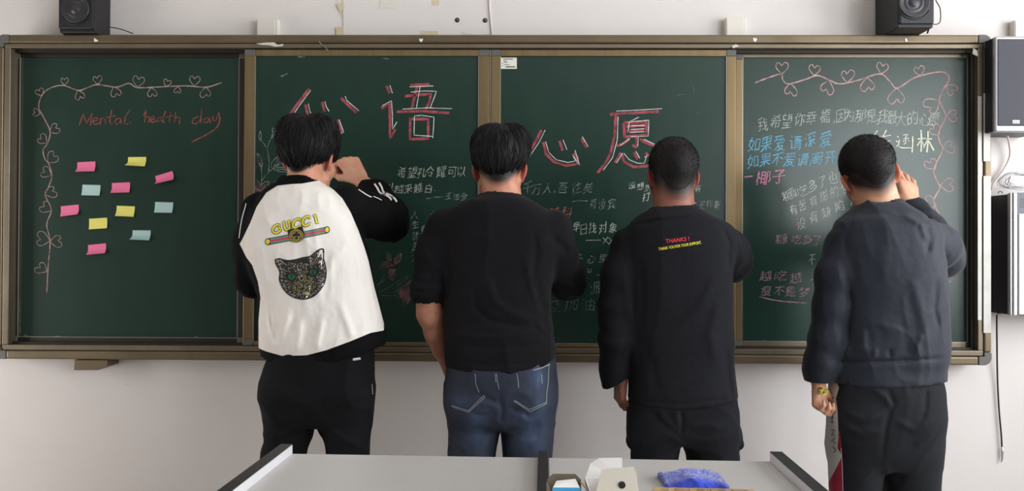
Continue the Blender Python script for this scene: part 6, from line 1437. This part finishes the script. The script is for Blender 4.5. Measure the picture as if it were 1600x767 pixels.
thinwall(bx, 'front_wall', (f3[0] - .004, yf), (f2[0], yf), ZD + .0005, f3[2], M['cardc'])
x_l = P(912, 765, yf)[0]
quad3(bx, 'side_wall', [(L3[0], yb, ZD + .001), (L3[0], yb, zm), (x_l + .008, yf, f3[2]), (x_l + .008, yf, ZD + .001)], M['cardw'])
quad3(bx, 'side_flap', [(L3[0], yb, zm), (L3[0] + .004, yb - .02, zm - .008), (x_l + .010, yf, f3[2] - .004), (x_l - .002, yf + .03, f3[2] + .004)], M['card'])
thinwall(bx, 'side_wall', (L2_[0] + .02, yb), (f2[0], yf), ZD + .0005, f2[2], M['cardc'])
hc = P(972, 757.5, yf); b = MB(); b.lathe((hc[0], yf + .0010, hc[2]), (0, -1, 0), [(.0045, 0), (.0045, .0022)], 18)
ho = b.build('hole', M['ink'], bx); 
# tan cardboard tray with the eraser behind it
yt = -1.95
p0, p1 = P(1021, 761, yt), P(1177, 764, yt)
tr = empty('cardboard_box', ((p0[0] + p1[0]) / 2, yt - .05, ZD), 'tan cardboard box rim at the bottom edge in front of the blue eraser', 'box')
b = MB(); n = 14
for k in range(n):
    t0, t1 = k / n, (k + 1) / n; q0 = p0 + (p1 - p0) * t0; q1 = p0 + (p1 - p0) * t1; w = .0012 * math.sin(k * 2.3)
    b.prism([(q0[0], yt + w, ZD + .001), (q1[0], yt - w, ZD + .001), (q1[0], yt - w, q1[2]), (q0[0], yt + w, q0[2])], (0, -.0035, 0))
b.build('rim_wall', M['cardtan'], tr)
for x in (p0[0], p1[0]): thinwall(tr, 'side_wall', (x, yt), (x, yt - .10), ZD + .001, p0[2] - .004, M['cardtan'], .003)
thinwall(tr, 'back_wall', (p0[0], yt - .10), (p1[0], yt - .10), ZD + .001, ZD + .028, M['cardtan'], .003)
quad3(tr, 'bottom', [(p0[0], yt, ZD + .0008), (p1[0], yt, ZD + .0008), (p1[0], yt - .10, ZD + .0008), (p0[0], yt - .10, ZD + .0008)], M['cardtan'], .0012)
ye = -1.83
e0, e1 = P(1034, 762, ye), P(1133, 762, ye); zt_ = P(1085, 740, ye)[2]; zb_ = ZD + .0005; hh = zt_ - zb_; cxm = (e0[0] + e1[0]) / 2; hw = (e1[0] - e0[0]) / 2
G = Grid((e0[0] - .02, ye - .05, zb_ - .02), (e1[0] + .02, ye + .05, zt_ + .02), .0016); F = G.new()
prof = [(-1, .50), (-.93, .60), (-.7, .68), (-.45, .84), (-.2, .95), (.1, 1.0), (.45, .97), (.7, .85), (.88, .62), (1.0, .25)]
xs_ = np.array([cxm + hw * a for a, _ in prof]); hs_ = np.array([zb_ + hh * c for _, c in prof])
x, y, z = G.xyz((slice(None),) * 3); top_ = np.interp(x.ravel(), xs_, hs_).reshape(x.shape)
F[:] = np.maximum(np.maximum(smin_max(z - top_, np.abs(y - ye) - .034, .014), zb_ - z), smin_max(e0[0] - x, x - e1[0], .004)).astype(np.float32)
I = np.argwhere(np.abs(F) < .006); pp_ = G.lo + I * G.h; F[tuple(I.T)] -= (.0016 * (noise3(pp_ * 120) - .5) + .004 * (noise3(pp_ * 34) - .5)).astype(np.float32)
cone(G, F, (cxm - hw * .75, ye - .04, zb_ + hh * .50), (cxm - hw * .2, ye - .04, zb_ + hh * .62), .006, .008, .006, 'sub')
V, Q = surface(F, G); er = link('board_eraser', to_mesh('board_eraser', V, Q), M['felt'], smooth=True); tag(er, 'fuzzy bright blue board eraser lying on the desk behind the tan cardboard box', 'eraser')
rn = random.Random(8); fz = MB(); cand = rn.sample(range(len(V)), min(2200, len(V)))
for i in cand:
    p = V[i]; c0 = np.array([cxm + (p[0] - cxm) * .8, ye, zb_ + hh * .35]); nn = p - c0; nn /= np.linalg.norm(nn); nn += np.array([rn.gauss(0, .4) for _ in range(3)]); L = rn.uniform(.0012, .0032)
    a = p + nn * L; w = np.array([rn.uniform(-1, 1), rn.uniform(-1, 1), rn.uniform(-1, 1)]) * .0004
    fz.add([p - w, p + w, a], [(0, 1, 2)])
fo = fz.build('fuzz', M['felt'], er); fo['kind'] = 'stuff'
